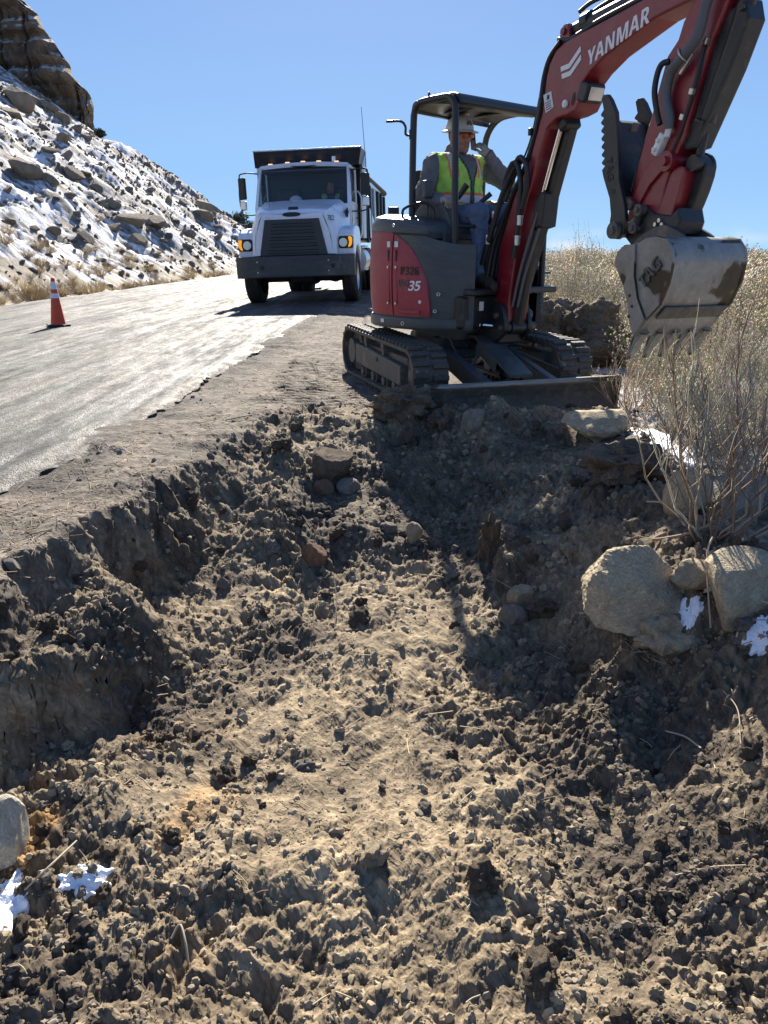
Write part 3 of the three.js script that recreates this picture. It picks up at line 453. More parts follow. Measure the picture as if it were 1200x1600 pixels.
  add('seat_base', [rbox(0.58, 0.42, 0.5, 0.0, 1.07, -0.16, 0.04), rbox(0.16, 0.44, 0.36, -0.42, 1.09, 0.16, 0.03)], P.charcoal, H);
  add('front_cover', [rbox(0.62, 0.26, 0.16, -0.22, 0.69, 0.50, 0.03), rbox(0.3, 0.2, 0.2, -0.40, 0.68, 0.40, 0.04)], P.black, H);
  add('warning_decal', [rbox(0.05, 0.07, 0.003, -0.30, 0.735, 0.5825, 0.001), rbox(0.026, 0.035, 0.003, -0.18, 0.715, 0.5825, 0.001)], P.decal, H);
  const LB = add('side_box', [rbox(0.30, 0.42, 0.40, 0.57, 0.76, 0.20, 0.025), prism([[0.12, 0.97], [0.40, 0.97], [0.38, 1.12], [0.24, 1.30], [0.08, 1.3]], 0.26, 0.58, 0.02)], P.black, H);
  for (let i = 0; i < 6; i++) add('louver_slat', rbox(0.22, 0.016, 0.022, 0.57, 0.60 + i * 0.05, 0.408, 0.004, 0, 0.5), P.charcoal, H, LB);
  { const g = centre(text('YANMAR', 0.036, 0.004, 0.2)); g.translate(0.60, 1.05, 0.40); add('box_letters', g, P.white, H, LB); }
  add('side_step', rbox(0.30, 0.02, 0.06, 0.57, 0.975, 0.425, 0.006), P.charcoal, H);
  // seat, consoles, controls
  add('seat', [rbox(0.46, 0.10, 0.44, 0.0, 1.30, -0.06, 0.04), rbox(0.44, 0.5, 0.10, 0.0, 1.56, -0.30, 0.045, 0, -0.12)], P.fabric, H);
  for (const s of [-1, 1]) {
    const c = add('control_console', prism(smoothPoly([[-0.22, 1.30], [-0.12, 1.46], [0.02, 1.56], [0.16, 1.55], [0.26, 1.45], [0.30, 1.32], [0.05, 1.27]], 3), 0.13, s * 0.33, 0.02), P.charcoal, H);
    add('joystick', [rod([s * 0.31, 1.48, 0.22], [s * 0.29, 1.56, 0.28], 0.010), rod([s * 0.29, 1.55, 0.27], [s * 0.26, 1.65, 0.34], 0.019, 0.026), rbox(0.07, 0.03, 0.07, s * 0.31, 1.485, 0.215, 0.012)], P.satin, H, c);
  }
  add('safety_lever', [rod([-0.20, 1.47, 0.36], [-0.12, 1.585, 0.47], 0.016, 0.021), rbox(0.04, 0.05, 0.04, -0.21, 1.46, 0.35, 0.01)], P.satin, H);
  add('monitor', [rbox(0.09, 0.13, 0.05, -0.45, 1.62, 0.09, 0.012), rod([-0.45, 1.38, 0.09], [-0.45, 1.56, 0.09], 0.010)], P.charcoal, H);
  add('grab_rail', tube([[-0.60, 1.38, -0.03], [-0.60, 1.47, -0.03], [-0.585, 1.49, 0.0], [-0.46, 1.49, 0.15], [-0.45, 1.47, 0.16], [-0.45, 1.36, 0.16]], 0.011, 40, 8, 'chordal'), P.satin, H);
  add('lap_bar', [rod([-0.5, 1.335, 0.435], [0.12, 1.345, 0.46], 0.014), rbox(0.03, 0.05, 0.03, 0.12, 1.34, 0.46, 0.006)], P.black, H);
  for (const s of [0, 1]) add('travel_lever', [tube([[-0.02 + s * 0.05, 1.12 - s * 0.06, 0.44], [0.0 + s * 0.05, 0.98 - s * 0.03, 0.47], [0.02 + s * 0.05, 0.90, 0.49]], 0.008), tube([[0.02 + s * 0.05, 0.90, 0.49], [0.045 + s * 0.05, 0.88, 0.495], [0.05 + s * 0.04, 0.92, 0.49]], 0.007)], P.zinc, H);
  add('floor_plate_box', [rbox(0.13, 0.07, 0.06, -0.33, 1.02, 0.33, 0.01), rbox(0.1, 0.02, 0.05, -0.28, 0.97, 0.38, 0.005)], P.greyhose, H);
  // canopy
  const C = add('canopy', [prism(smoothPoly([[-0.09, 2.205], [-0.07, 2.258], [0.1, 2.27], [0.42, 2.262], [0.45, 2.205], [0.42, 2.19], [0.1, 2.225], [-0.06, 2.195]], 4), 0.94, 0, 0.008), rbox(0.05, 0.025, 0.46, -0.17, 2.212, 0.17, 0.01), rbox(0.05, 0.025, 0.46, 0.17, 2.212, 0.17, 0.01)], P.satin, H);
  const hoop = (W, fr, ff, ybot, yb2, rr) => { const pts = [[W, ybot, fr], [W, 1.9, fr + 0.005], [W, 2.22 - rr, fr + 0.01]]; for (let i = 1; i <= 5; i++) { const a = i / 5 * Math.PI / 2; pts.push([W, 2.245 - rr + rr * Math.sin(a), fr + 0.01 + rr - rr * Math.cos(a)]); } for (let i = 0; i <= 5; i++) { const a = i / 5 * Math.PI / 2; pts.push([W, 2.245 - 0.09 + 0.09 * Math.cos(a), ff - 0.09 + 0.09 * Math.sin(a)]); } pts.push([W, 1.9, ff + 0.01], [W, 1.4, ff + 0.025], [W, yb2, ff + 0.035]); return tube(pts, 0.027, 70, 10, 'centripetal'); };
  add('canopy_frame', hoop(-0.49, -0.05, 0.42, 1.37, 0.86, 0.10), P.satin, H);
  add('canopy_frame', hoop(0.49, -0.20, 0.50, 1.2, 0.86, 0.24), P.satin, H);
  add('cross_bar', rod([-0.49, 2.2, -0.04], [0.49, 2.2, -0.17], 0.022), P.satin, H);
  add('cross_bar', rod([-0.49, 1.40, -0.06], [0.49, 1.40, -0.2], 0.025), P.satin, H);
  { const g = new THREE.TorusGeometry(0.022, 0.006, 8, 18); g.rotateY(0.6); g.translate(-0.46, 2.285, 0.10); add('lifting_eye', g, P.satin, H, C); }
  add('mirror_bracket', [tube([[-0.50, 2.02, -0.05], [-0.545, 2.025, -0.07], [-0.55, 2.08, -0.07], [-0.56, 2.10, -0.075], [-0.68, 2.115, -0.15]], 0.010, 30, 8, 'chordal'), rod([-0.51, 1.99, -0.05], [-0.51, 2.06, -0.05], 0.014)], P.satin, H);

  add('exhaust_box', rbox(0.10, 0.16, 0.10, -0.55, 1.45, -0.42, 0.012), P.satin, M4());
  // boom, arm and attachments (in the plane the boom swings to) --
  const boomSide = [[-0.06, 0.60], [-0.115, 0.80], [-0.09, 1.17], [0.075, 1.53], [0.262, 1.79], [0.375, 2.07], [0.40, 2.29], [0.425, 2.36], [0.485, 2.43], [0.56, 2.455], [0.674, 2.471], [0.986, 2.498], [1.26, 2.526], [1.60, 2.555], [1.86, 2.60], [1.95, 2.56], [1.93, 2.45], [1.80, 2.445], [1.406, 2.409], [1.012, 2.303], [0.86, 2.232], [0.79, 2.18], [0.80, 2.10], [0.745, 2.03], [0.66, 2.015], [0.54, 2.01], [0.44, 1.96], [0.385, 1.845], [0.30, 1.628], [0.249, 1.519], [0.204, 1.407], [0.151, 1.168], [0.09, 0.85], [0.07, 0.62], [0.0, 0.575]];
  const BM = add('boom', [prism(boomSide, 0.19, 0, 0.012), disc(0, 0.652, 0, 0.075, 0.24)], P.red, B);
  { const ux = V(0, Math.sin(13.6 * DEG), Math.cos(13.6 * DEG)), vy = V(0, Math.cos(13.6 * DEG), -Math.sin(13.6 * DEG)); const g = text('YANMAR', 0.088, 0.004, 0.22, 1.0); g.computeBoundingBox(); g.scale(0.555 / g.boundingBox.max.x, 1, 1); g.applyMatrix4(new THREE.Matrix4().makeBasis(ux, vy, V(-1, 0, 0)).setPosition(-0.0945, 2.268, 0.835)); add('brand_letters', g, P.white, B, BM); }
  const stroke = (pts, w) => { const a = pts, o = pts.map((p) => [p[0] + w * 0.25, p[1] - w]).reverse(); return prism([...a, ...o], 0.006, -0.0965, 0); };
  add('brand_emblem', [stroke([[0.56, 2.318], [0.648, 2.322], [0.755, 2.40]], 0.030), stroke([[0.575, 2.272], [0.665, 2.276], [0.765, 2.35]], 0.030)], P.white, B, BM);
  add('safety_decal', [prism([[0.382, 2.176], [0.468, 2.188], [0.508, 2.085], [0.422, 2.06]], 0.004, -0.0965, 0)], P.decal, B, BM);
  { const bars = [rbox(0.003, 0.028, 0.026, -0.0995, 2.155, 0.442, 0.001)]; for (let i = 0; i < 4; i++) bars.push(rbox(0.003, 0.005, 0.06, -0.0995, 2.125 - i * 0.014, 0.442 + i * 0.005, 0.001, 0, -0.2)); add('decal_print', bars, P.ink, B, BM); }
  add('bolt_head', [disc(-0.10, 2.085, 0.64, 0.024, 0.02), disc(-0.108, 2.085, 0.64, 0.010, 0.02)], P.white, B, BM);
  add('oval_hole', prism(smoothPoly([[0.70, 2.085], [0.715, 2.13], [0.728, 2.14], [0.735, 2.115], [0.722, 2.07], [0.708, 2.065]], 3), 0.004, -0.0965, 0), P.ink, B, BM);
  const WL = add('work_light', [rbox(0.15, 0.12, 0.10, -0.03, 2.13, 0.81, 0.02, 0, 0.35)], P.satin, B, BM);
  { const g = rbox(0.105, 0.078, 0.012, 0, 0, 0, 0.02); g.applyMatrix4(M4(-0.03, 2.112, 0.865, 0.35)); add('light_lens', g, P.lens, B, BM); }
  const PL = (w, y, s) => [w, y, s];
  add('boom_lug', [prism(smoothPoly([[0.47, 2.40], [0.49, 2.50], [0.52, 2.565], [0.57, 2.57], [0.60, 2.50], [0.64, 2.44]], 4), 0.03, -0.06, 0.006), prism(smoothPoly([[0.47, 2.40], [0.49, 2.50], [0.52, 2.565], [0.57, 2.57], [0.60, 2.50], [0.64, 2.44]], 4), 0.03, 0.06, 0.006), disc(-0.08, 2.53, 0.54, 0.022, 0.02)], P.red, B, BM);
  add('arm_cylinder', [rod(PL(0, 2.53, 0.54), PL(0, 2.60, 1.45), 0.05), disc(0, 2.53, 0.54, 0.05, 0.09), rod(PL(0, 2.56, 0.66), PL(0, 2.565, 0.73), 0.057), rod(PL(0, 2.61, 1.45), PL(0, 2.64, 1.9), 0.026)], P.satin, B);
  add('cylinder_hose', [tube([[-0.05, 2.62, 0.66], [-0.06, 2.64, 0.78], [-0.055, 2.645, 1.0], [-0.05, 2.67, 1.4]], 0.014), tube([[0.05, 2.62, 0.64], [0.055, 2.65, 0.8], [0.05, 2.66, 1.4]], 0.014), tube([[-0.06, 2.5, 0.47], [-0.075, 2.47, 0.6], [-0.08, 2.51, 0.9], [-0.08, 2.545, 1.3], [-0.07, 2.6, 1.7]], 0.017)], P.hose, B);
  for (const [w, r, o] of [[-0.09, 0.016, 0.0], [-0.055, 0.016, 0.012], [-0.02, 0.016, 0.02], [0.02, 0.016, 0.012], [0.06, 0.014, 0.0]]) add('boom_hose', tube([[w * 1.4 - 0.03, 0.95, -0.16 - o], [w * 1.2 - 0.02, 1.2, -0.125 - o], [w, 1.53, 0.035 - o], [w, 1.79, 0.225 - o], [w, 2.07, 0.335 - o], [w, 2.29, 0.365 - o], [w, 2.40, 0.42 - o], [w, 2.475, 0.53]], r, 50), P.hose, B);
  add('boom_line', tube([[-0.07, 1.6, -0.02], [-0.07, 1.9, 0.21], [-0.075, 2.15, 0.30], [-0.075, 2.35, 0.35], [-0.07, 2.42, 0.40]], 0.007, 40), P.satin, B);
  add('hose_clamp', [rbox(0.20, 0.03, 0.05, 0, 1.96, 0.29, 0.008, 0, -0.5), rbox(0.05, 0.05, 0.03, -0.1, 1.96, 0.27, 0.008)], P.satin, B);
  add('hose_bundle', [tube([[-0.13, 1.75, 0.12], [-0.14, 1.80, 0.20], [-0.13, 1.74, 0.27], [-0.12, 1.60, 0.27], [-0.115, 1.45, 0.22]], 0.02), tube([[-0.13, 1.5, -0.03], [-0.15, 1.7, 0.06], [-0.14, 1.78, 0.14], [-0.135, 1.65, 0.21], [-0.12, 1.4, 0.19], [-0.11, 1.1, 0.14]], 0.02), tube([[-0.18, 1.05, -0.2], [-0.17, 1.3, -0.1], [-0.15, 1.55, 0.0], [-0.13, 1.72, 0.1], [-0.1, 1.8, 0.19]], 0.022), tube([[-0.14, 1.0, -0.2], [-0.15, 1.3, -0.12], [-0.13, 1.6, 0.02], [-0.1, 1.75, 0.14]], 0.02)], P.hose, B);
  for (const [y, s, w] of [[1.40, -0.075, -0.16], [1.23, -0.135, -0.175], [1.36, 0.205, -0.118], [1.22, 0.18, -0.115]]) add('hose_fitting', [disc(w, y, s, 0.022, 0.05, 'y'), disc(w, y + 0.035, s, 0.026, 0.018, 'y', 6)], P.zinc, B);
  // boom cylinder with its guard in front of the boom
  add('boom_cylinder', [rod(PL(0, 0.575, 0.055), PL(0, 1.50, 0.325), 0.05), disc(0, 0.575, 0.055, 0.055, 0.12), rod(PL(0, 1.45, 0.325), PL(0, 1.53, 0.342), 0.062)], P.satin, B);
  add('cylinder_rod', rod(PL(-0.02, 1.50, 0.325), PL(-0.02, 2.03, 0.535), 0.020), P.chrome, B);
  add('rod_guard', [prism([[0.30, 1.36], [0.39, 1.36], [0.415, 1.52], [0.585, 1.98], [0.55, 2.02], [0.47, 1.96], [0.33, 1.56]], 0.075, 0.037, 0.01), prism([[0.28, 1.30], [0.40, 1.32], [0.42, 1.54], [0.38, 1.56], [0.30, 1.5]], 0.14, 0.005, 0.015), rbox(0.14, 0.08, 0.09, 0.015, 1.98, 0.55, 0.02, 0, -0.4)], P.black, B);
  add('cylinder_shroud', prism([[0.05, 0.70], [0.10, 0.68], [0.16, 0.86], [0.36, 1.34], [0.37, 1.45], [0.30, 1.40], [0.16, 1.1]], 0.09, 0.005, 0.012), P.black, B);
  add('steel_pipe', [tube([[-0.07, 0.74, 0.10], [-0.08, 1.0, 0.19], [-0.075, 1.3, 0.31], [-0.06, 1.42, 0.35]], 0.011), tube([[-0.045, 0.74, 0.13], [-0.05, 1.0, 0.22], [-0.04, 1.36, 0.37]], 0.011)], P.greyhose, B);
  // swing bracket
  add('swing_bracket', [prism(smoothPoly([[-0.30, 0.50], [-0.22, 0.66], [-0.08, 0.76], [0.03, 0.75], [0.09, 0.66], [0.10, 0.56], [0.03, 0.49], [-0.14, 0.44]], 4), 0.04, -0.115, 0.01), prism(smoothPoly([[-0.30, 0.50], [-0.22, 0.66], [-0.08, 0.76], [0.03, 0.75], [0.09, 0.66], [0.10, 0.56], [0.03, 0.49], [-0.14, 0.44]], 4), 0.04, 0.105, 0.01), rbox(0.22, 0.10, 0.2, 0, 0.49, -0.10, 0.02), disc(0, 0.52, -0.23, 0.10, 0.26, 'y')], P.black, B);
  for (const [y, s, r, w] of [[0.665, -0.01, 0.040, 0.27], [0.575, 0.055, 0.034, 0.26]]) add('pivot_pin', [disc(0, y, s, r, w), disc(-w / 2 - 0.01, y, s, r * 0.55, 0.03), disc(w / 2 + 0.015, y, s, r * 1.1, 0.05)], P.worn, B);
  add('swing_cylinder', [rod([-0.42, 0.60, 0.40], [-0.28, 0.585, 0.56], 0.035), rod([-0.30, 0.59, 0.53], [-0.16, 0.575, 0.66], 0.016)], P.chrome, H);
  add('bracket_hose', [tube([[-0.05, 0.8, 0.35], [-0.02, 0.72, 0.5], [-0.05, 0.66, 0.62], [-0.08, 0.62, 0.68]], 0.014), tube([[-0.1, 0.84, 0.45], [-0.08, 0.95, 0.52], [-0.1, 1.1, 0.5], [-0.14, 1.25, 0.52]], 0.016), tube([[0.05, 0.86, 0.5], [0.02, 1.0, 0.55], [-0.05, 1.15, 0.56]], 0.016), tube([[-0.2, 0.62, 0.56], [-0.12, 0.56, 0.66], [-0.05, 0.6, 0.7]], 0.012)], P.hose, H);
  add('front_plate', [rbox(0.36, 0.30, 0.03, -0.02, 1.02, 0.52, 0.012, 0, 0.12), rbox(0.26, 0.20, 0.10, -0.02, 0.80, 0.52, 0.02)], P.black, H);

  // arm
  const armSide = [[1.72, 2.50], [1.66, 2.40], [1.618, 2.347], [1.59, 2.264], [1.52, 2.196], [1.475, 2.036], [1.439, 1.897], [1.37, 1.676], [1.343, 1.52], [1.316, 1.36], [1.345, 1.265], [1.41, 1.23], [1.48, 1.25], [1.56, 1.32], [1.60, 1.42], [1.62, 1.52], [1.66, 1.66], [1.72, 1.77], [1.765, 1.966], [1.838, 2.212], [1.908, 2.346], [1.98, 2.50], [2.0, 2.62], [1.90, 2.68], [1.78, 2.62]];
  const AR = add('arm', prism(armSide, 0.155, 0, 0.012), P.red, B);
  add('arm_boss', [disc(-0.05, 1.641, 1.626, 0.055, 0.12), disc(0.06, 1.641, 1.626, 0.05, 0.12), disc(-0.118, 1.641, 1.626, 0.026, 0.03)], P.red, B, AR);
  add('arm_pin', [disc(0, 1.42, 1.375, 0.026, 0.24), disc(-0.125, 1.42, 1.375, 0.034, 0.02)], P.worn, B, AR);
  add('gusset', prism([[1.34, 1.40], [1.40, 1.38], [1.50, 1.52], [1.60, 1.60], [1.61, 1.68], [1.50, 1.66], [1.42, 1.56]], 0.02, -0.086, 0.004), P.red, B, AR);
  // bucket cylinder with guard along the outer face of the arm
  add('bucket_cylinder', [rod(PL(0, 2.52, 2.02), PL(0, 1.83, 1.80), 0.048), rod(PL(0, 1.83, 1.80), PL(0, 1.63, 1.77), 0.026), disc(0, 1.62, 1.77, 0.045, 0.09)], P.satin, B);
  add('cylinder_guard', [prism([[1.855, 2.36], [1.92, 2.345], [2.0, 2.37], [2.035, 2.275], [1.955, 2.06], [1.78, 1.70], [1.70, 1.69], [1.66, 1.73], [1.74, 1.86]], 0.13, 0.02, 0.014), rbox(0.17, 0.02, 0.05, 0.01, 1.83, 1.80, 0.005, 0, 0.4), disc(-0.06, 2.33, 1.995, 0.02, 0.02)], P.black, B);
  add('link', [prism(smoothPoly([[1.59, 1.64], [1.64, 1.69], [1.79, 1.665], [1.825, 1.61], [1.77, 1.575], [1.62, 1.60]], 4), 0.025, 0.075, 0.006), prism(smoothPoly([[1.72, 1.63], [1.79, 1.655], [1.825, 1.60], [1.75, 1.36], [1.70, 1.30], [1.64, 1.33], [1.66, 1.42]], 4), 0.09, 0.05, 0.01)], P.black, B);
  add('bucket_link', prism(smoothPoly([[1.56, 1.33], [1.60, 1.46], [1.66, 1.60], [1.74, 1.60], [1.735, 1.50], [1.70, 1.38], [1.66, 1.29]], 4), 0.11, -0.02, 0.012), P.red, B);
  add('arm_hose', [tube([[-0.13, 2.50, 1.90], [-0.13, 2.387, 1.829], [-0.135, 2.23, 1.792], [-0.14, 2.15, 1.70], [-0.13, 2.09, 1.615], [-0.12, 1.98, 1.59], [-0.115, 1.86, 1.632], [-0.11, 1.81, 1.628]], 0.027, 60, 10)], P.greyhose, B);
  add('arm_hose', tube([[-0.10, 2.16, 1.57], [-0.12, 2.15, 1.53], [-0.13, 2.03, 1.505], [-0.12, 1.90, 1.535], [-0.115, 1.84, 1.56]], 0.017, 40, 10), P.hose, B);
  add('hose_clip', [rbox(0.02, 0.12, 0.02, -0.115, 2.12, 1.715, 0.005, 0, 0.7), tube([[-0.09, 2.17, 1.66], [-0.16, 2.19, 1.69], [-0.17, 2.15, 1.72], [-0.1, 2.12, 1.72]], 0.006)], P.zinc, B);
  add('diverter_valve', [rbox(0.05, 0.12, 0.05, -0.10, 1.735, 1.565, 0.008, 0, 0.5), rod([-0.11, 1.77, 1.62], [-0.112, 1.83, 1.635], 0.018), disc(-0.13, 1.755, 1.575, 0.012, 0.02), disc(-0.13, 1.71, 1.55, 0.012, 0.02)], P.decal, B);
  add('arm_line', [tube([[-0.04, 2.4, 1.86], [-0.07, 2.15, 1.80], [-0.075, 1.95, 1.75], [-0.07, 1.83, 1.70]], 0.012), tube([[-0.085, 2.2, 1.80], [-0.09, 2.0, 1.765], [-0.085, 1.8, 1.70], [-0.08, 1.68, 1.64]], 0.010)], P.hose, B);
  for (const [y, s] of [[2.21, 1.845], [1.98, 1.785], [1.86, 1.735]]) add('hose_fitting', [rbox(0.03, 0.035, 0.03, -0.09, y, s - 0.03, 0.006, 0, 0.3)], P.zinc, B);
  // quick coupler
  add('coupler', [prism([[1.33, 1.235], [1.35, 1.32], [1.49, 1.40], [1.58, 1.36], [1.70, 1.345], [1.755, 1.385], [1.785, 1.31], [1.765, 1.245], [1.53, 1.225], [1.40, 1.18]], 0.20, 0, 0.014), rod([-0.115, 1.385, 1.475], [-0.115, 1.29, 1.445], 0.03)], P.black, B);
  for (const [y, s] of [[1.385, 1.475], [1.285, 1.443]]) add('coupler_pin', [disc(-0.12, y, s, 0.034, 0.05), disc(-0.15, y, s, 0.016, 0.02)], P.worn, B);
  for (const [y, s] of [[1.30, 1.60], [1.298, 1.655], [1.322, 1.63]]) add('coupler_bolt', disc(-0.105, y, s, 0.013, 0.02, 'x', 6), P.zinc, B);
  // thumb
  const thumbL = [[1.08, 2.045], [1.10, 2.062], [1.13, 2.06], [1.165, 2.028], [1.222, 1.95], [1.262, 1.787], [1.305, 1.568], [1.372, 1.419], [1.397, 1.326], [1.385, 1.249], [1.34, 1.22], [1.296, 1.224], [1.25, 1.26], [1.258, 1.368], [1.233, 1.463], [1.16, 1.585]];
  for (let i = 0; i < 8; i++) { const t = i / 8, s0 = lerp(1.152, 1.09, t), y0 = lerp(1.62, 1.99, t); thumbL.push([s0 - 0.008, y0], [s0 - 0.014, y0 + 0.012], [s0 + 0.010, y0 + 0.034]); }
  const TH = add('thumb', [prism(thumbL, 0.03, -0.145, 0.004), prism(thumbL.map(([s, y]) => [s, y < 1.5 ? y : y]), 0.03, 0.125, 0.004), prism([[1.15, 1.92], [1.20, 1.90], [1.26, 1.66], [1.31, 1.47], [1.29, 1.45], [1.22, 1.66]], 0.25, -0.01, 0.004)], P.black, B);
  add('thumb_pin', [disc(0, 1.272, 1.318, 0.042, 0.34), disc(-0.175, 1.272, 1.318, 0.05, 0.03), disc(-0.195, 1.272, 1.318, 0.026, 0.02)], P.worn, B);
  add('thumb_cylinder', [rod(PL(0.02, 1.55, 1.33), PL(0.02, 2.0, 1.44), 0.035), rod(PL(-0.06, 1.50, 1.31), PL(-0.06, 1.97, 1.47), 0.012)], P.satin, B);
  { const g = centre(text('TAG', 0.055, 0.005, 0.1)); g.applyMatrix4(new THREE.Matrix4().makeBasis(V(0, -0.97, 0.24), V(0, 0.24, 0.97), V(-1, 0, 0)).setPosition(-0.158, 1.63, 1.215)); add('cut_letters', g, P.ink, B, TH); }
  add('cut_hole', disc(-0.16, 1.50, 1.265, 0.018, 0.004), P.ink, B, TH);
  add('thumb_sticker', rbox(0.05, 0.05, 0.003, 0.0, 1.875, 1.224, 0.001, 0, 0.4), P.greyhose, B, TH);
  // bucket: two side plates, a rolled back, lip and teeth
  const hb = 0.28, sideP = [[1.66, 1.189], [1.728, 1.22], [1.807, 1.232], [1.887, 1.218], [1.939, 1.163], [1.957, 1.11], [1.952, 1.04], [1.941, 0.974], [1.891, 0.856], [1.806, 0.776], [1.785, 0.745], [1.72, 0.668], [1.676, 0.755], [1.642, 0.872], [1.591, 0.962], [1.501, 1.078], [1.519, 1.147], [1.575, 1.186]];
  const back = smoothPoly([[1.60, 1.19], [1.70, 1.205], [1.807, 1.228], [1.887, 1.213], [1.938, 1.158], [1.955, 1.10], [1.945, 1.03], [1.925, 0.95], [1.885, 0.86], [1.80, 0.775]], 5, false), inner = back.map(([s, y]) => { const cx = 1.72, cy = 1.0, L = Math.hypot(s - cx, y - cy); return [s - (s - cx) / L * 0.016, y - (y - cy) / L * 0.016]; }).reverse();
  const BK = add('bucket', prism([...back, ...inner], 2 * hb - 0.02, 0, 0.002), P.steel, B);
  for (const w of [-1, 1]) add('side_plate', prism(sideP, 0.02, w * hb, 0.004), P.steel, B, BK);
  for (const w of [-1, 1]) add('side_cutter', prism([[1.575, 1.186], [1.66, 1.187], [1.668, 1.122], [1.678, 1.015], [1.722, 0.89], [1.80, 0.776], [1.717, 0.672], [1.673, 0.755], [1.639, 0.872], [1.588, 0.962], [1.499, 1.078], [1.517, 1.147]], 0.018, w * (hb + 0.016), 0.003), P.steel, B, BK);
  for (const [s, y] of [[1.66, 0.90], [1.688, 0.84], [1.67, 0.78]]) add('bolt_hole', disc(-hb - 0.026, y, s, 0.009, 0.004), P.ink, B, BK);
  add('lip', prism([[1.806, 0.790], [1.79, 0.745], [1.728, 0.668], [1.716, 0.680], [1.772, 0.752], [1.79, 0.795]], 2 * hb + 0.01, 0, 0.003), P.steel, B, BK);
  add('wear_plate', prism([[1.818, 0.782], [1.885, 0.845], [1.892, 0.838], [1.826, 0.772]], 2 * hb - 0.06, 0.01, 0.002), P.worn, B, BK);
  for (let i = 0; i < 5; i++) { const w = lerp(-hb + 0.03, hb - 0.03, i / 4), q = (a, b, y, z, kz) => [[-a, b], [a, b], [a, -b], [-a, -b]].map(([u, v]) => [w + u, y + v * 0.6, z - v * kz]); add('tooth', loft([q(0.030, 0.030, 0.705, 1.745, 0.9), q(0.027, 0.022, 0.635, 1.70, 0.9), q(0.023, 0.014, 0.58, 1.672, 1), q(0.016, 0.004, 0.525, 1.645, 1)], true, true, 30), P.steel, B, BK); }
  for (const w of [-0.11, 0.11]) add('bucket_ear', prism(smoothPoly([[1.44, 1.19], [1.50, 1.235], [1.58, 1.272], [1.68, 1.295], [1.76, 1.272], [1.85, 1.222], [1.80, 1.20], [1.65, 1.19]], 4), 0.026, w, 0.004), P.worn, B, BK);
  { const g = centre(text('TAG', 0.072, 0.012, 0.1)); g.applyMatrix4(new THREE.Matrix4().makeBasis(V(0, 0.72, 0.69).normalize(), V(0, 0.69, -0.72).normalize(), V(-1, 0, 0)).setPosition(-hb - 0.011, 1.035, 1.80)); add('cast_letters', g, P.worn, B, BK); }
}

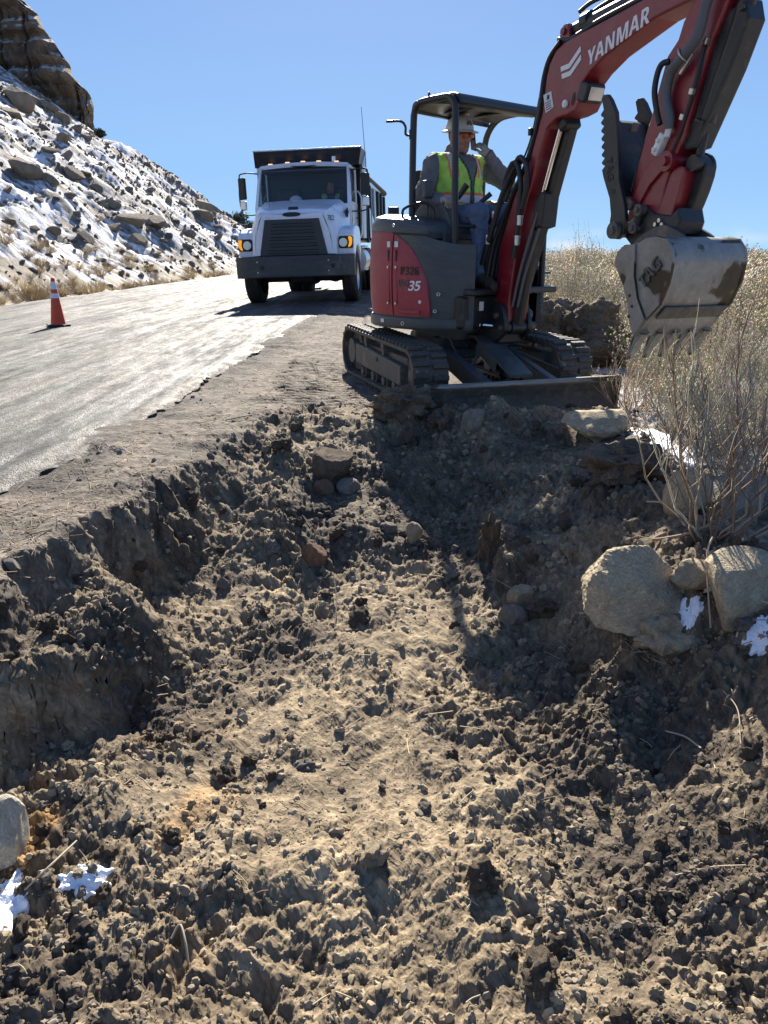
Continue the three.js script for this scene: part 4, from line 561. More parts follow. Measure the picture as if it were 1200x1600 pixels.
// ---------------------------------------------------------------- dump truck (local z points forward, to the camera)
const TRUCK = thing('dump_truck', 'white dump truck with dark dump body and lit amber lamps stopped on the road', 'truck', [-1.79, 0.535, -16.1]);
TRUCK.rotation.set(0, -5 * DEG, 0.033, 'YXZ');
{
  const T = {
    white: new THREE.MeshPhysicalMaterial({ map: paintMap([0.82, 0.84, 0.875], [0.90, 0.91, 0.935], 0.2), roughness: 0.35, clearcoat: 0.8, clearcoatRoughness: 0.12 }),
    bumper: new THREE.MeshStandardMaterial({ map: paintMap([0.20, 0.215, 0.215], [0.27, 0.285, 0.28], 0.35), roughness: 0.55 }),
    grille: mat(lin(0.035, 0.038, 0.037), 0.5), dark: mat(lin(0.012, 0.013, 0.014), 0.6), box: new THREE.MeshStandardMaterial({ map: paintMap([0.10, 0.11, 0.13], [0.15, 0.16, 0.18], 0.15), roughness: 0.4 }),
    tyre: new THREE.MeshStandardMaterial({ map: paintMap([0.13, 0.13, 0.13], [0.19, 0.19, 0.18], 0.4), roughness: 0.85 }),
    glass: new THREE.MeshPhysicalMaterial({ color: lin(0.62, 0.68, 0.68), roughness: 0.02, transmission: 1, thickness: 0, ior: 1.5 }),
    amber: new THREE.MeshStandardMaterial({ color: lin(0.8, 0.35, 0.03), roughness: 0.25, emissive: lin(1.0, 0.42, 0.03), emissiveIntensity: 0.35 }),
    marker: new THREE.MeshStandardMaterial({ color: lin(0.9, 0.5, 0.2), roughness: 0.2, emissive: lin(1.0, 0.62, 0.3), emissiveIntensity: 0.45 }),
    alu: mat(lin(0.62, 0.63, 0.64), 0.3, { metalness: 0.9 }), interior: mat(lin(0.16, 0.155, 0.15), 0.9), mirror: mat(lin(0.8, 0.8, 0.8), 0.03, { metalness: 1 }),
  };
  const add = (name, g, m, parent = TRUCK) => mesh(name, arr(g), m, parent);
  // bumper: straight channel with swept ends
  const bump = [];
  for (const x of [-1.21, -1.06, -0.9, 0.9, 1.06, 1.21]) { const z = Math.abs(x) > 1.1 ? -0.22 : Math.abs(x) > 0.95 ? -0.06 : 0; bump.push([[x, 0.55, z - 0.02], [x, 0.57, z], [x, 0.94, z], [x, 0.96, z - 0.02], [x, 0.96, z - 0.2], [x, 0.55, z - 0.2]]); }
  const BU = add('bumper', loft(bump, true, true, 30), T.bumper);
  for (const s of [-0.72, 0.72]) { for (const y of [0.86, 0.66]) add('bumper_bolt', disc(s, y, 0.004, 0.014, 0.02, 'z'), P.zinc, BU); add('tow_hole', disc(s + 0.09, 0.75, 0.001, 0.045, 0.01, 'z'), T.dark, BU); }
  // hood: lofted from the nose to the windscreen
  const sec = (z, wb, yb, wm, ym, wt, yt, crown) => { const h = [[wb, yb], [wm * 1.0, ym], [lerp(wm, wt, 0.6), lerp(ym, yt, 0.75)], [wt, yt], [wt * 0.5, yt + crown * 0.8], [0, yt + crown]]; return [...h.map(([x, y]) => [x, y, z]), ...h.slice(0, -1).reverse().map(([x, y]) => [-x, y, z])]; };
  const HD = add('hood', loft([sec(-0.20, 0.80, 0.98, 0.76, 1.35, 0.60, 1.74, 0.015), sec(-0.24, 0.86, 0.97, 0.82, 1.36, 0.66, 1.775, 0.02), sec(-0.5, 0.92, 0.97, 0.90, 1.5, 0.72, 1.84, 0.03), sec(-1.0, 0.97, 0.97, 0.97, 1.68, 0.78, 1.96, 0.03), sec(-1.45, 1.0, 0.97, 1.01, 1.80, 0.80, 2.06, 0.02)], false, false, 40), T.white);
  { const ring = (z, k) => [[-0.80 * k, 0.98], [0.80 * k, 0.98], [0.74 * k, 1.4], [0.60 * k, 1.745], [-0.60 * k, 1.745], [-0.74 * k, 1.4]].map(([x, y]) => [x, y, z]); add('nose_panel', loft([ring(-0.26, 1), ring(-0.2, 1), ring(-0.19, 0.97)], true, true, 25), T.white, HD); }
  for (const s of [-1, 1]) {
    const arch = [[-0.40, 0.97], [-0.40, 1.34], [-0.48, 1.43], [-0.7, 1.50], [-1.1, 1.54], [-1.45, 1.52], [-1.62, 1.40], [-1.64, 0.95]]; for (let i = 0; i <= 10; i++) { const a = Math.PI - i / 10 * Math.PI; arch.push([-1.1 + 0.54 * Math.cos(a), 0.62 + 0.50 * Math.sin(a) * 1.02]); } arch.push([-0.5, 0.97]);
    add('fender', prism(arch, 0.40, s * 0.99, 0.045, [], 4), T.white, HD);
    const HL = add('headlight_housing', [rbox(0.29, 0.235, 0.10, s * 1.035, 1.19, -0.405, 0.04)], T.dark, HD);
    add('headlight', [disc(s * 0.985, 1.185, -0.35, 0.083, 0.03, 'z', 28), disc(s * 0.985, 1.185, -0.338, 0.055, 0.02, 'z', 24)], P.lens, HD);
    add('turn_signal', prism(smoothPoly([[s * 1.085, 1.09], [s * 1.14, 1.12], [s * 1.165, 1.2], [s * 1.155, 1.285], [s * 1.09, 1.29], [s * 1.105, 1.19]], 3).map(([x, y]) => [x, y]), 0.03, 0, 0.006).applyMatrix4(new THREE.Matrix4().makeRotationY(Math.PI / 2)).applyMatrix4(new THREE.Matrix4().makeScale(1, 1, -1)).applyMatrix4(M4(0, 0, -0.345)), T.amber, HD);
  }
  const grillePts = [[-0.69, 0.97], [0.69, 0.97], [0.545, 1.65], [-0.545, 1.65]];
  const GR = add('grille', [prism(grillePts, 0.05, 0, 0.012).applyMatrix4(new THREE.Matrix4().makeRotationY(Math.PI / 2)).applyMatrix4(M4(0, 0, -0.175))], T.grille);
  for (let i = 0; i < 10; i++) { const y = 1.02 + i * 0.062, w = lerp(0.56, 0.46, i / 9); add('grille_bar', rbox(2 * w - 0.1, i % 2 ? 0.03 : 0.018, 0.03, 0, y, -0.142, 0.008, 0, -0.3), T.grille, GR); }
  add('hood_vent', [rbox(0.20, 0.075, 0.03, 0.0, 1.86, -0.4, 0.012, 0, -0.9)], T.dark, HD);
  add('badge', prism(smoothPoly([[-0.18, 1.735], [-0.15, 1.765], [0.15, 1.765], [0.18, 1.735], [0.15, 1.708], [-0.15, 1.708]], 4), 0.02, 0, 0.004).applyMatrix4(new THREE.Matrix4().makeRotationY(Math.PI / 2)).applyMatrix4(M4(0, 0, -0.185)), T.dark, HD);
  { const g = text('F32', 0.10, 0.03, 0, 0.6); g.applyMatrix4(M4(0.70, 1.60, -0.245, -0.25, 0.35)); add('stencil_number', g, mat(lin(0.22, 0.24, 0.28), 0.6), HD); }
  add('side_vent', [rbox(0.03, 0.18, 0.34, 0.985, 1.78, -1.2, 0.02, 0.12), rbox(0.03, 0.03, 0.3, 1.0, 1.79, -1.2, 0.008, 0.12)], T.dark, HD);
  // cab
  const CB = add('cab', [
    loft([[[-1.02, 1.0, -1.45], [1.02, 1.0, -1.45], [1.02, 1.0, -2.72], [-1.02, 1.0, -2.72]], [[-1.03, 1.98, -1.45], [1.03, 1.98, -1.45], [1.03, 1.98, -2.72], [-1.03, 1.98, -2.72]]], true, false, 10),
    rbox(2.02, 0.9, 0.05, 0, 2.35, -2.70, 0.02),
    loft([-1.0, -0.94, -0.75, -0.35, 0, 0.35, 0.75, 0.94, 1.0].map((x) => { const c = 2.81 + 0.045 * (1 - x * x), z = -1.80 - 0.07 * x * x; return [[x, c - 0.09, z - 0.03], [x, c - 0.05, z], [x, c - (Math.abs(x) > 0.97 ? 0.05 : 0), z - 0.05], [x, c - (Math.abs(x) > 0.97 ? 0.05 : 0) + 0.02, -2.72], [x, c - 0.09, -2.72]]; }), true, true, 35)], T.white);
  for (const s of [-1, 1]) { add('windscreen_pillar', loft([[0, 1], [0.06, 0], [0.06, -0.1], [0, -0.1]].map(() => 0) && [[[s * 1.03, 1.95, -1.47], [s * 0.965, 1.95, -1.44], [s * 0.96, 1.95, -1.53], [s * 1.03, 1.95, -1.58]], [[s * 0.99, 2.75, -1.86], [s * 0.93, 2.75, -1.82], [s * 0.92, 2.75, -1.91], [s * 0.99, 2.75, -1.97]]], true, true, 20), T.white, CB);
    add('door_frame', [rbox(0.05, 0.06, 0.9, s * 0.995, 2.73, -2.25, 0.015), rbox(0.05, 0.85, 0.10, s * 1.0, 2.35, -2.62, 0.015), rbox(0.03, 0.05, 0.9, s * 1.03, 2.0, -2.1, 0.01)], T.white, CB);
    add('side_window', rbox(0.012, 0.7, 0.78, s * 1.0, 2.35, -2.15, 0.004), T.glass, CB);
    add('door_seam', [rbox(0.006, 0.95, 0.012, s * 1.032, 1.48, -1.62, 0.002), rbox(0.006, 0.95, 0.012, s * 1.032, 1.48, -2.56, 0.002), rbox(0.02, 0.03, 0.14, s * 1.04, 1.72, -2.42, 0.006)], T.dark, CB);
    add('grab_handle', tube([[s * 1.05, 1.3, -2.68], [s * 1.10, 1.4, -2.7], [s * 1.10, 2.2, -2.7], [s * 1.04, 2.3, -2.68]], 0.018, 30), T.alu, CB);
    const MB = add('mirror_bracket', tube([[s * 0.99, 2.66, -1.9], [s * 1.3, 2.665, -1.72], [s * 1.375, 2.64, -1.7], [s * 1.385, 2.56, -1.7], [s * 1.39, 1.95, -1.7], [s * 1.37, 1.87, -1.7], [s * 1.30, 1.845, -1.72], [s * 1.03, 1.83, -1.7]], 0.014, 60, 8, 'chordal'), T.dark, CB);
    add('mirror', [rbox(0.20, 0.44, 0.07, s * 1.33, 2.36, -1.68, 0.03, s * 0.55)], T.dark, CB); add('mirror_glass', rbox(0.17, 0.40, 0.01, s * 1.342, 2.36, -1.715, 0.004, s * 0.55), T.mirror, CB);
    add('convex_mirror', [rbox(0.15, 0.19, 0.06, s * 1.33, 2.02, -1.68, 0.045, s * 0.3)], T.alu, CB); }
  add('windscreen', loft([0, 1].map((v) => Array.from({ length: 15 }, (_, i) => { const u = i / 14 * 2 - 1; return [u * lerp(1.0, 0.94, v), lerp(1.97, 2.76, v), lerp(-1.455, -1.83, v) - 0.07 * u * u]; })), false, false, 60), T.glass, CB);
  add('screen_seal', tube([[-0.98, 2.0, -1.53], [-0.93, 2.72, -1.885], [0, 2.765, -1.81], [0.93, 2.72, -1.885], [0.98, 2.0, -1.53]], 0.012, 60, 6, 'chordal'), T.dark, CB);
  add('cab_floor', rbox(1.95, 0.04, 1.2, 0, 1.25, -2.08, 0.01), T.interior, CB); add('cab_headliner', rbox(1.9, 0.03, 0.8, 0, 2.70, -2.27, 0.01), T.interior, CB);
  add('cab_rear_trim', rbox(1.95, 1.4, 0.03, 0, 2.0, -2.66, 0.01), T.interior, CB);
  add('dashboard', rbox(1.9, 0.3, 0.34, 0, 1.86, -1.66, 0.08), T.dark, CB);
  add('wiper', [tube([[-0.5, 1.98, -1.46], [-0.2, 2.02, -1.47], [0.12, 2.06, -1.475]], 0.012)], T.dark, CB);
  { const g = new THREE.TorusGeometry(0.22, 0.016, 8, 28); g.rotateX(-0.9); g.translate(0.48, 1.99, -1.98); add('steering_wheel', [g, rod([0.48, 1.8, -1.75], [0.48, 1.98, -1.97], 0.03)], T.dark, CB); }
  add('driver_seat', [rbox(0.5, 0.15, 0.5, 0.48, 1.6, -2.35, 0.05), rbox(0.5, 0.75, 0.14, 0.48, 2.0, -2.56, 0.06)], T.interior, CB); add('passenger_seat', [rbox(0.5, 0.15, 0.5, -0.5, 1.6, -2.35, 0.05), rbox(0.5, 0.75, 0.14, -0.5, 2.0, -2.56, 0.06)], T.interior, CB);
  for (const x of [-0.74, -0.36, -0.02, 0.32, 0.70]) add('marker_lamp', [rbox(0.10, 0.035, 0.07, x, 2.865 - 0.045 * x * x, -1.92 - 0.06 * x * x, 0.016)], T.marker, CB);
  add('beacon', [disc(0.63, 2.91, -2.05, 0.05, 0.10, 'y')], T.alu, CB);
  // dump body
  const side = [[-3.0, 1.25], [-2.98, 2.55], [-7.3, 2.45], [-7.45, 1.35], [-3.1, 1.2]];
  const DB = add('dump_body', [prism(side, 0.06, -1.2, 0.01), prism(side, 0.06, 1.2, 0.01), rbox(2.4, 0.06, 4.3, 0, 1.3, -5.2, 0.02), rbox(2.44, 1.75, 0.06, 0, 2.15, -2.98, 0.02), rbox(2.4, 1.1, 0.06, 0, 1.9, -7.4, 0.02)], T.box);
  add('cab_shield', [loft([[[-1.12, 2.80, -2.1], [1.16, 2.80, -2.1], [1.24, 3.10, -1.95], [-1.10, 3.10, -1.95]], [[-1.12, 2.86, -2.95], [1.16, 2.86, -2.95], [1.24, 3.12, -2.95], [-1.10, 3.12, -2.95]]], true, true, 10)], T.box, DB);
  add('shield_rim', [rbox(2.36, 0.03, 0.05, 0.07, 3.115, -1.95, 0.01)], T.alu, DB);
  for (const s of [-1, 1]) { add('top_rail', rbox(0.10, 0.12, 4.4, s * 1.21, 2.52, -5.15, 0.02, 0, 0.023), T.alu, DB); for (let i = 0; i < 5; i++) add('side_rib', rbox(0.07, 1.2, 0.12, s * 1.25, 1.85, -3.3 - i * 0.95, 0.02), i === 1 ? T.alu : T.box, DB); add('side_panel', prism([[-3.05, 1.3], [-3.05, 1.95], [-3.9, 1.72], [-4.6, 1.36], [-4.6, 1.22]], 0.03, s * 1.26, 0.01), T.alu, DB); }
  add('tarp_roll', [rod([1.2, 2.6, -3.0], [1.24, 2.55, -7.3], 0.08)], T.dark, DB);
  add('exhaust_stack', [rod([1.12, 1.3, -2.86], [1.16, 3.12, -2.86], 0.07), disc(1.16, 3.0, -2.86, 0.085, 0.24, 'y')], T.alu);
  add('air_intake_pipe', tube([[-1.05, 2.3, -2.85], [-1.16, 2.6, -2.8], [-1.17, 2.9, -2.6], [-1.05, 2.95, -2.55]], 0.025), T.dark);
  add('antenna', [rod([1.27, 2.3, -2.75], [1.19, 4.0, -2.75], 0.008, 0.005)], T.dark);
  // running gear
  const wheel = (x, z, w, dual) => {
    const prof = [[0.30, -w / 2], [0.46, -w / 2], [0.50, -w / 2 + 0.025], [0.515, -w / 2 + 0.06], [0.515, w / 2 - 0.06], [0.50, w / 2 - 0.025], [0.46, w / 2], [0.30, w / 2]].map((p) => new THREE.Vector2(...p));
    const g = new THREE.LatheGeometry(prof, 44); g.rotateZ(Math.PI / 2); const grooves = []; for (const o of [-0.09, -0.03, 0.03, 0.09]) { const t = new THREE.TorusGeometry(0.514, 0.007, 5, 44); t.rotateY(Math.PI / 2); t.translate(o, 0, 0); grooves.push(t); }
    const WH = thingPart('wheel', [x, 0.515, z]); mesh('tyre', toCreasedNormals(g, 50 * DEG), T.tyre, WH); mesh('tread_groove', merge(grooves), T.dark, WH);
    const rim = new THREE.LatheGeometry([[0.05, 0.02], [0.12, 0.06], [0.16, 0.02], [0.24, -0.03], [0.28, 0.10], [0.31, 0.12]].map((p) => new THREE.Vector2(...p)), 32); rim.rotateZ(Math.PI / 2 * -Math.sign(x)); if (dual) rim.scale(1, 1, 1); rim.translate(Math.sign(x) * 0.01, 0, 0);
    mesh('rim', merge([rim, disc(Math.sign(x) * 0.03, 0, 0, 0.30, 0.02)]), T.alu, WH);
  };
  function thingPart(name, pos) { const o = new THREE.Group(); o.name = name; o.position.set(...pos); TRUCK.add(o); return o; }
  for (const s of [-1, 1]) { wheel(s * 1.03, -1.1, 0.30); wheel(s * 1.06, -5.6, 0.28, true); wheel(s * 0.75, -5.6, 0.28, true); wheel(s * 1.06, -6.75, 0.28, true); }
  for (const s of [-1, 1]) add('frame_rail', rbox(0.09, 0.26, 6.6, s * 0.42, 0.86, -3.9, 0.02), T.dark);
  add('front_axle', [rod([-0.95, 0.5, -1.1], [0.95, 0.5, -1.1], 0.065), rbox(0.3, 0.1, 0.2, -0.42, 0.5, -1.1, 0.02), rbox(0.3, 0.1, 0.2, 0.42, 0.5, -1.1, 0.02)], T.dark);
  add('oil_pan', [rbox(0.55, 0.38, 1.0, 0.0, 0.55, -1.3, 0.12), rbox(1.3, 0.35, 0.5, 0, 0.85, -0.6, 0.05)], T.dark);
  add('rear_axle', [rod([-0.9, 0.515, -5.6], [0.9, 0.515, -5.6], 0.09), new THREE.SphereGeometry(0.24, 16, 12).translate(0, 0.515, -5.6)], T.dark);
  for (const s of [-1, 1]) { add('fuel_tank', [disc(s * 0.98, 0.83, -2.35, 0.29, 0.85, 'z', 30)], T.alu); add('step', rbox(0.30, 0.03, 0.6, s * 1.08, 0.62, -2.35, 0.01), T.alu); add('step', rbox(0.25, 0.03, 0.6, s * 1.12, 1.12, -2.3, 0.01), T.alu); add('mud_flap', rbox(0.6, 0.7, 0.02, s * 0.9, 0.75, -7.3, 0.005), T.dark); }
  add('battery_box', rbox(0.45, 0.5, 0.7, 0.95, 0.85, -3.4, 0.04), T.dark);
}
{ // white hard hat on the dashboard
  const pts = [[0, 0.145], [0.05, 0.14], [0.10, 0.11], [0.125, 0.06], [0.13, 0.015], [0.165, 0.0], [0.16, -0.006]].map((p) => new THREE.Vector2(...p));
  const o = mesh('hard_hat', merge([new THREE.LatheGeometry(pts, 28)]), mat(lin(0.78, 0.78, 0.76), 0.4)); tag(o, 'white hard hat lying on the dump truck dashboard', 'hard hat');
  o.position.set(-0.18, 2.02, -1.68).applyMatrix4(TRUCK.matrix.compose(TRUCK.position, TRUCK.quaternion, TRUCK.scale)); o.scale.setScalar(1.15);
}
{ // traffic cone
  const d = 12.6, x = -5.2, y = roadY(x, d) + 0.004, C = thing('traffic_cone', 'orange traffic cone with two white reflective bands on the road', 'cone', [x, y, -d]);
  const or = new THREE.MeshStandardMaterial({ map: paintMap([0.80, 0.25, 0.13], [0.90, 0.32, 0.17], 0.3), roughness: 0.55 }), rAt = (h) => lerp(0.135, 0.032, h / 0.86);
  const body = new THREE.LatheGeometry([[0.145, 0.03], [0.135, 0.045], [rAt(0.43), 0.45], [rAt(0.84), 0.87], [0.034, 0.885], [0.024, 0.89], [0, 0.89]].map((p) => new THREE.Vector2(...p)), 36);
  mesh('cone_body', body, or, C);
  for (const [a, b] of [[0.66, 0.80], [0.50, 0.59]]) mesh('reflective_band', new THREE.LatheGeometry([[rAt(a) + 0.006, a + 0.02], [rAt(b) + 0.006, b + 0.02]].map((p) => new THREE.Vector2(...p)), 36), mat(lin(0.75, 0.75, 0.74), 0.45), C);
  mesh('cone_base', merge([rbox(0.40, 0.035, 0.40, 0, 0.02, 0, 0.012, 0.5), rbox(0.05, 0.03, 0.42, 0.1, 0.012, 0, 0.01, 0.5)]), mat(lin(0.03, 0.03, 0.03), 0.8), C);
  C.scale.setScalar(0.83);
  { const g = text('R', 0.13, 0.004, -0.1, 0.8); g.translate(-0.05, 0.15, 0); g.applyMatrix4(M4(0, 0, 0.118, -0.13, 0)); g.rotateY(0.25); mesh('stencil_letter', g, P.ink, C); }
}

// ---------------------------------------------------------------- people
function fieldMesh(dist, lo, hi, cell, colorOf) {
  const size = Math.max(hi[0] - lo[0], hi[1] - lo[1], hi[2] - lo[2]), res = Math.ceil(size / cell) + 4, mc = new MarchingCubes(res, new THREE.MeshBasicMaterial(), false, false, 120000);
  const half = size / 2 * 1.06, c = [0, 1, 2].map((k) => (lo[k] + hi[k]) / 2), hs = res / 2;
  for (let z = 0; z < res; z++) for (let y = 0; y < res; y++) for (let x = 0; x < res; x++) mc.field[x + y * res + z * res * res] = -dist(c[0] + (x - hs) / hs * half, c[1] + (y - hs) / hs * half, c[2] + (z - hs) / hs * half);
  mc.isolation = 0; mc.update();
  const n = mc.count, p = new Float32Array(n * 3), col = new Float32Array(n * 3), e = cell * 0.5, nor = new Float32Array(n * 3);
  for (let i = 0; i < n; i++) {
    const q = [0, 1, 2].map((k) => c[k] + mc.positionArray[i * 3 + k] * half); p.set(q, i * 3);
    const g = [dist(q[0] + e, q[1], q[2]) - dist(q[0] - e, q[1], q[2]), dist(q[0], q[1] + e, q[2]) - dist(q[0], q[1] - e, q[2]), dist(q[0], q[1], q[2] + e) - dist(q[0], q[1], q[2] - e)], L = Math.hypot(...g) || 1;
    nor.set(g.map((v) => v / L), i * 3); if (colorOf) col.set(colorOf(...q), i * 3);
  }
  const g = new THREE.BufferGeometry(); g.setAttribute('position', new THREE.BufferAttribute(p, 3)); g.setAttribute('normal', new THREE.BufferAttribute(nor, 3)); g.setAttribute('uv', new THREE.BufferAttribute(new Float32Array(n * 2), 2)); if (colorOf) g.setAttribute('color', new THREE.BufferAttribute(col, 3));
  return g;
}
const capsule = (x, y, z, a, b, ra, rb, sq) => { const bx = b[0] - a[0], by = b[1] - a[1], bz = b[2] - a[2], px = x - a[0], py = y - a[1], pz = z - a[2], t = clamp((px * bx + py * by + pz * bz) / (bx * bx + by * by + bz * bz + 1e-9)); let dx = px - bx * t, dy = py - by * t, dz = pz - bz * t; if (sq) dz /= sq; return Math.hypot(dx, dy, dz) - lerp(ra, rb, t); };
const smin = (a, b, k) => { const h = clamp(0.5 + 0.5 * (b - a) / k); return lerp(b, a, h) - k * h * (1 - h); };
const ellip = (x, y, z, c, r) => { const k = Math.hypot((x - c[0]) / r[0], (y - c[1]) / r[1], (z - c[2]) / r[2]); return (k - 1) * Math.min(...r); };
function makePerson({ name, label, J, clothes, hat, glasses, bulk = 1, seedN = 1 }) {
  const PR = thing(name, label, 'person');
  const fold = (x, y, z) => 0.006 * n3(x * 14 + seedN, y * 14, z * 14) + 0.003 * n3(x * 34, y * 34 + seedN, z * 34);
  const bones = [
    ['torso', J.pelvis, J.waist, 0.165 * bulk, 0.18 * bulk, 0.82], ['torso', J.waist, J.chest, 0.18 * bulk, 0.175 * bulk, 0.82], ['torso', J.chest, J.neckBase, 0.165 * bulk, 0.085, 0.8], ['torso', J.rs, J.ls, 0.08, 0.08],
    ['arm', J.rs, J.re, 0.078, 0.064], ['arm', J.re, J.rw, 0.062, 0.044], ['arm', J.ls, J.le, 0.078, 0.066], ['arm', J.le, J.lw, 0.064, 0.044],
    ['leg', J.rh, J.rk, 0.098, 0.070], ['leg', J.rk, J.ra, 0.068, 0.050], ['leg', J.lh, J.lk, 0.098, 0.070], ['leg', J.lk, J.la, 0.068, 0.050],
    ['boot', J.ra, J.rt, 0.052, 0.042], ['boot', J.la, J.lt, 0.052, 0.042], ['neck', J.neckBase, J.head, 0.062, 0.055], ['collar', [J.neckBase[0], J.neckBase[1] + 0.01, J.neckBase[2] - 0.01], [J.neckBase[0], J.neckBase[1] + 0.05, J.neckBase[2] - 0.02], 0.095, 0.085]];
  const body = (x, y, z) => { let s = 9; for (const [, a, b, ra, rb, sq] of bones) s = smin(s, capsule(x, y, z, a, b, ra, rb, sq), 0.035); return s + fold(x, y, z); };
  const which = (x, y, z) => { let best = 9, w = 'torso'; for (const [k, a, b, ra, rb, sq] of bones) { const v = capsule(x, y, z, a, b, ra, rb, sq); if (v < best) { best = v; w = k; } } return w; };
  const bc = (x, y, z) => { const w = which(x, y, z), c = clothes[w] || clothes.torso, v = 1 + 0.12 * n3(x * 9, y * 9, z * 9); return c.map((k) => k * v); };
  const all = Object.values(J), lo = [0, 1, 2].map((k) => Math.min(...all.map((p) => p[k])) - 0.2), hi = [0, 1, 2].map((k) => Math.max(...all.map((p) => p[k])) + 0.2);
  const bodyG = fieldMesh(body, lo, hi, 0.013, bc);
  // head with face, on a finer grid
  const h = J.head, yaw = J.headYaw || 0, cy = Math.cos(yaw), sy = Math.sin(yaw);
  const toHead = (x, y, z) => { const dx = x - h[0], dz = z - h[2]; return [dx * cy - dz * sy, y - h[1], dx * sy + dz * cy]; };
  const head = (X, Y, Z) => { const [x, y, z] = toHead(X, Y, Z); let s = ellip(x, y, z, [0, 0.035, -0.01], [0.076, 0.10, 0.095]); s = smin(s, ellip(x, y, z, [0, -0.045, 0.022], [0.060, 0.072, 0.068]), 0.03); s = smin(s, capsule(x, y, z, [0, 0.012, 0.082], [0, -0.028, 0.106], 0.009, 0.015), 0.012); s = smin(s, ellip(x, y, z, [0, -0.092, 0.062], [0.028, 0.02, 0.022]), 0.02); s = smin(s, ellip(x, y, z, [0, -0.062, 0.082], [0.026, 0.008, 0.010]), 0.01); s = smin(s, ellip(x, y, z, [0, 0.030, 0.080], [0.05, 0.010, 0.012]), 0.012); for (const e of [-1, 1]) { s = smin(s, ellip(x, y, z, [e * 0.076, -0.005, -0.005], [0.011, 0.030, 0.018]), 0.008); s = Math.max(s, -ellip(x, y, z, [e * 0.032, 0.012, 0.092], [0.015, 0.010, 0.012])); s = Math.min(s, ellip(x, y, z, [e * 0.032, 0.012, 0.074], [0.013, 0.011, 0.012])); } s = Math.max(s, -ellip(x, y, z, [0, -0.070, 0.094], [0.022, 0.0025, 0.006])); return smin(s, capsule(x, y, z, [0, -0.15, -0.03], [0, -0.04, -0.015], 0.056, 0.052), 0.02); };
  const headG = fieldMesh(head, [h[0] - 0.12, h[1] - 0.16, h[2] - 0.13], [h[0] + 0.12, h[1] + 0.15, h[2] + 0.13], 0.006, (X, Y, Z) => { const [x, y, z] = toHead(X, Y, Z); if (y > 0.06 || (z < -0.03 && y > -0.04)) return clothes.hair; if (y < -0.04 && z > 0 && Math.abs(y + 0.066) > 0.006) return clothes.stubble; if (Math.abs(y + 0.066) < 0.008 && z > 0.07 && Math.abs(x) < 0.027) return [0.30, 0.12, 0.10]; return clothes.skin; });
  // hands
  const hand = (w, dir, up, curl) => { const d = V(...dir).normalize(), n = V(...up).normalize(), s = d.clone().cross(n).normalize(), W = V(...w), at = (a, b, c) => { const p = W.clone().addScaledVector(d, a).addScaledVector(n, b).addScaledVector(s, c); return [p.x, p.y, p.z]; }; const caps = [[at(0, 0, 0), at(0.035, 0, 0), 0.030, 0.032]]; for (const o of [-0.015, 0, 0.015]) caps.push([at(0.02, 0, o), at(0.08, 0, o * 1.6), 0.022, 0.018]); [[-0.030, 0.062], [-0.010, 0.074], [0.011, 0.070], [0.030, 0.056]].forEach(([o, L]) => { const a = at(0.082, 0, o), b = at(0.082 + L * 0.5 * Math.cos(curl), -L * 0.5 * Math.sin(curl), o * 1.05), c = at(0.082 + L * 0.5 * Math.cos(curl) + L * 0.5 * Math.cos(curl * 2.2), -L * 0.5 * Math.sin(curl) - L * 0.5 * Math.sin(curl * 2.2), o); caps.push([a, b, 0.0105, 0.010], [b, c, 0.010, 0.009]); }); const t0 = at(0.025, -0.01, -0.03), t1 = at(0.055, -0.025, -0.055), t2 = at(0.085, -0.035, -0.05); caps.push([t0, t1, 0.016, 0.013], [t1, t2, 0.012, 0.010]); const f = (x, y, z) => { let v = 9; for (const [a, b, ra, rb] of caps) v = smin(v, capsule(x, y, z, a, b, ra, rb), 0.008); return v; }; return fieldMesh(f, [W.x - 0.17, W.y - 0.17, W.z - 0.17], [W.x + 0.17, W.y + 0.17, W.z + 0.17], 0.0055, () => clothes.hand); };
  const g = mergeGeometries([bodyG, headG, hand(J.rw, J.rhDir, J.rhUp, 0.9), hand(J.lw, J.lhDir, J.lhUp, 0.7)]);
  mesh('body', g, new THREE.MeshStandardMaterial({ vertexColors: true, roughness: 0.88 }), PR);
  // hi-vis vest over the torso
  const tb = bones.slice(0, 4), midY = J.waist[1];
  const vest = (x, y, z) => { let s = 9; for (const [, a, b, ra, rb, sq] of tb) s = smin(s, capsule(x, y, z, a, b, ra + 0.016, rb + 0.016, sq), 0.035); s += fold(x, y, z); s = Math.max(s, J.pelvis[1] + 0.035 - y, y - (J.neckBase[1] + 0.055)); for (const S of [J.rs, J.ls]) { const e = Math.sign(S[0] - J.chest[0]); s = Math.max(s, (x - S[0]) * e - 0.012); } s = Math.max(s, -capsule(x, y, z, [J.neckBase[0], J.neckBase[1] + 0.03, J.neckBase[2] + 0.03], [J.neckBase[0], J.neckBase[1] + 0.14, J.neckBase[2] + 0.02], 0.092, 0.1)); return s; };
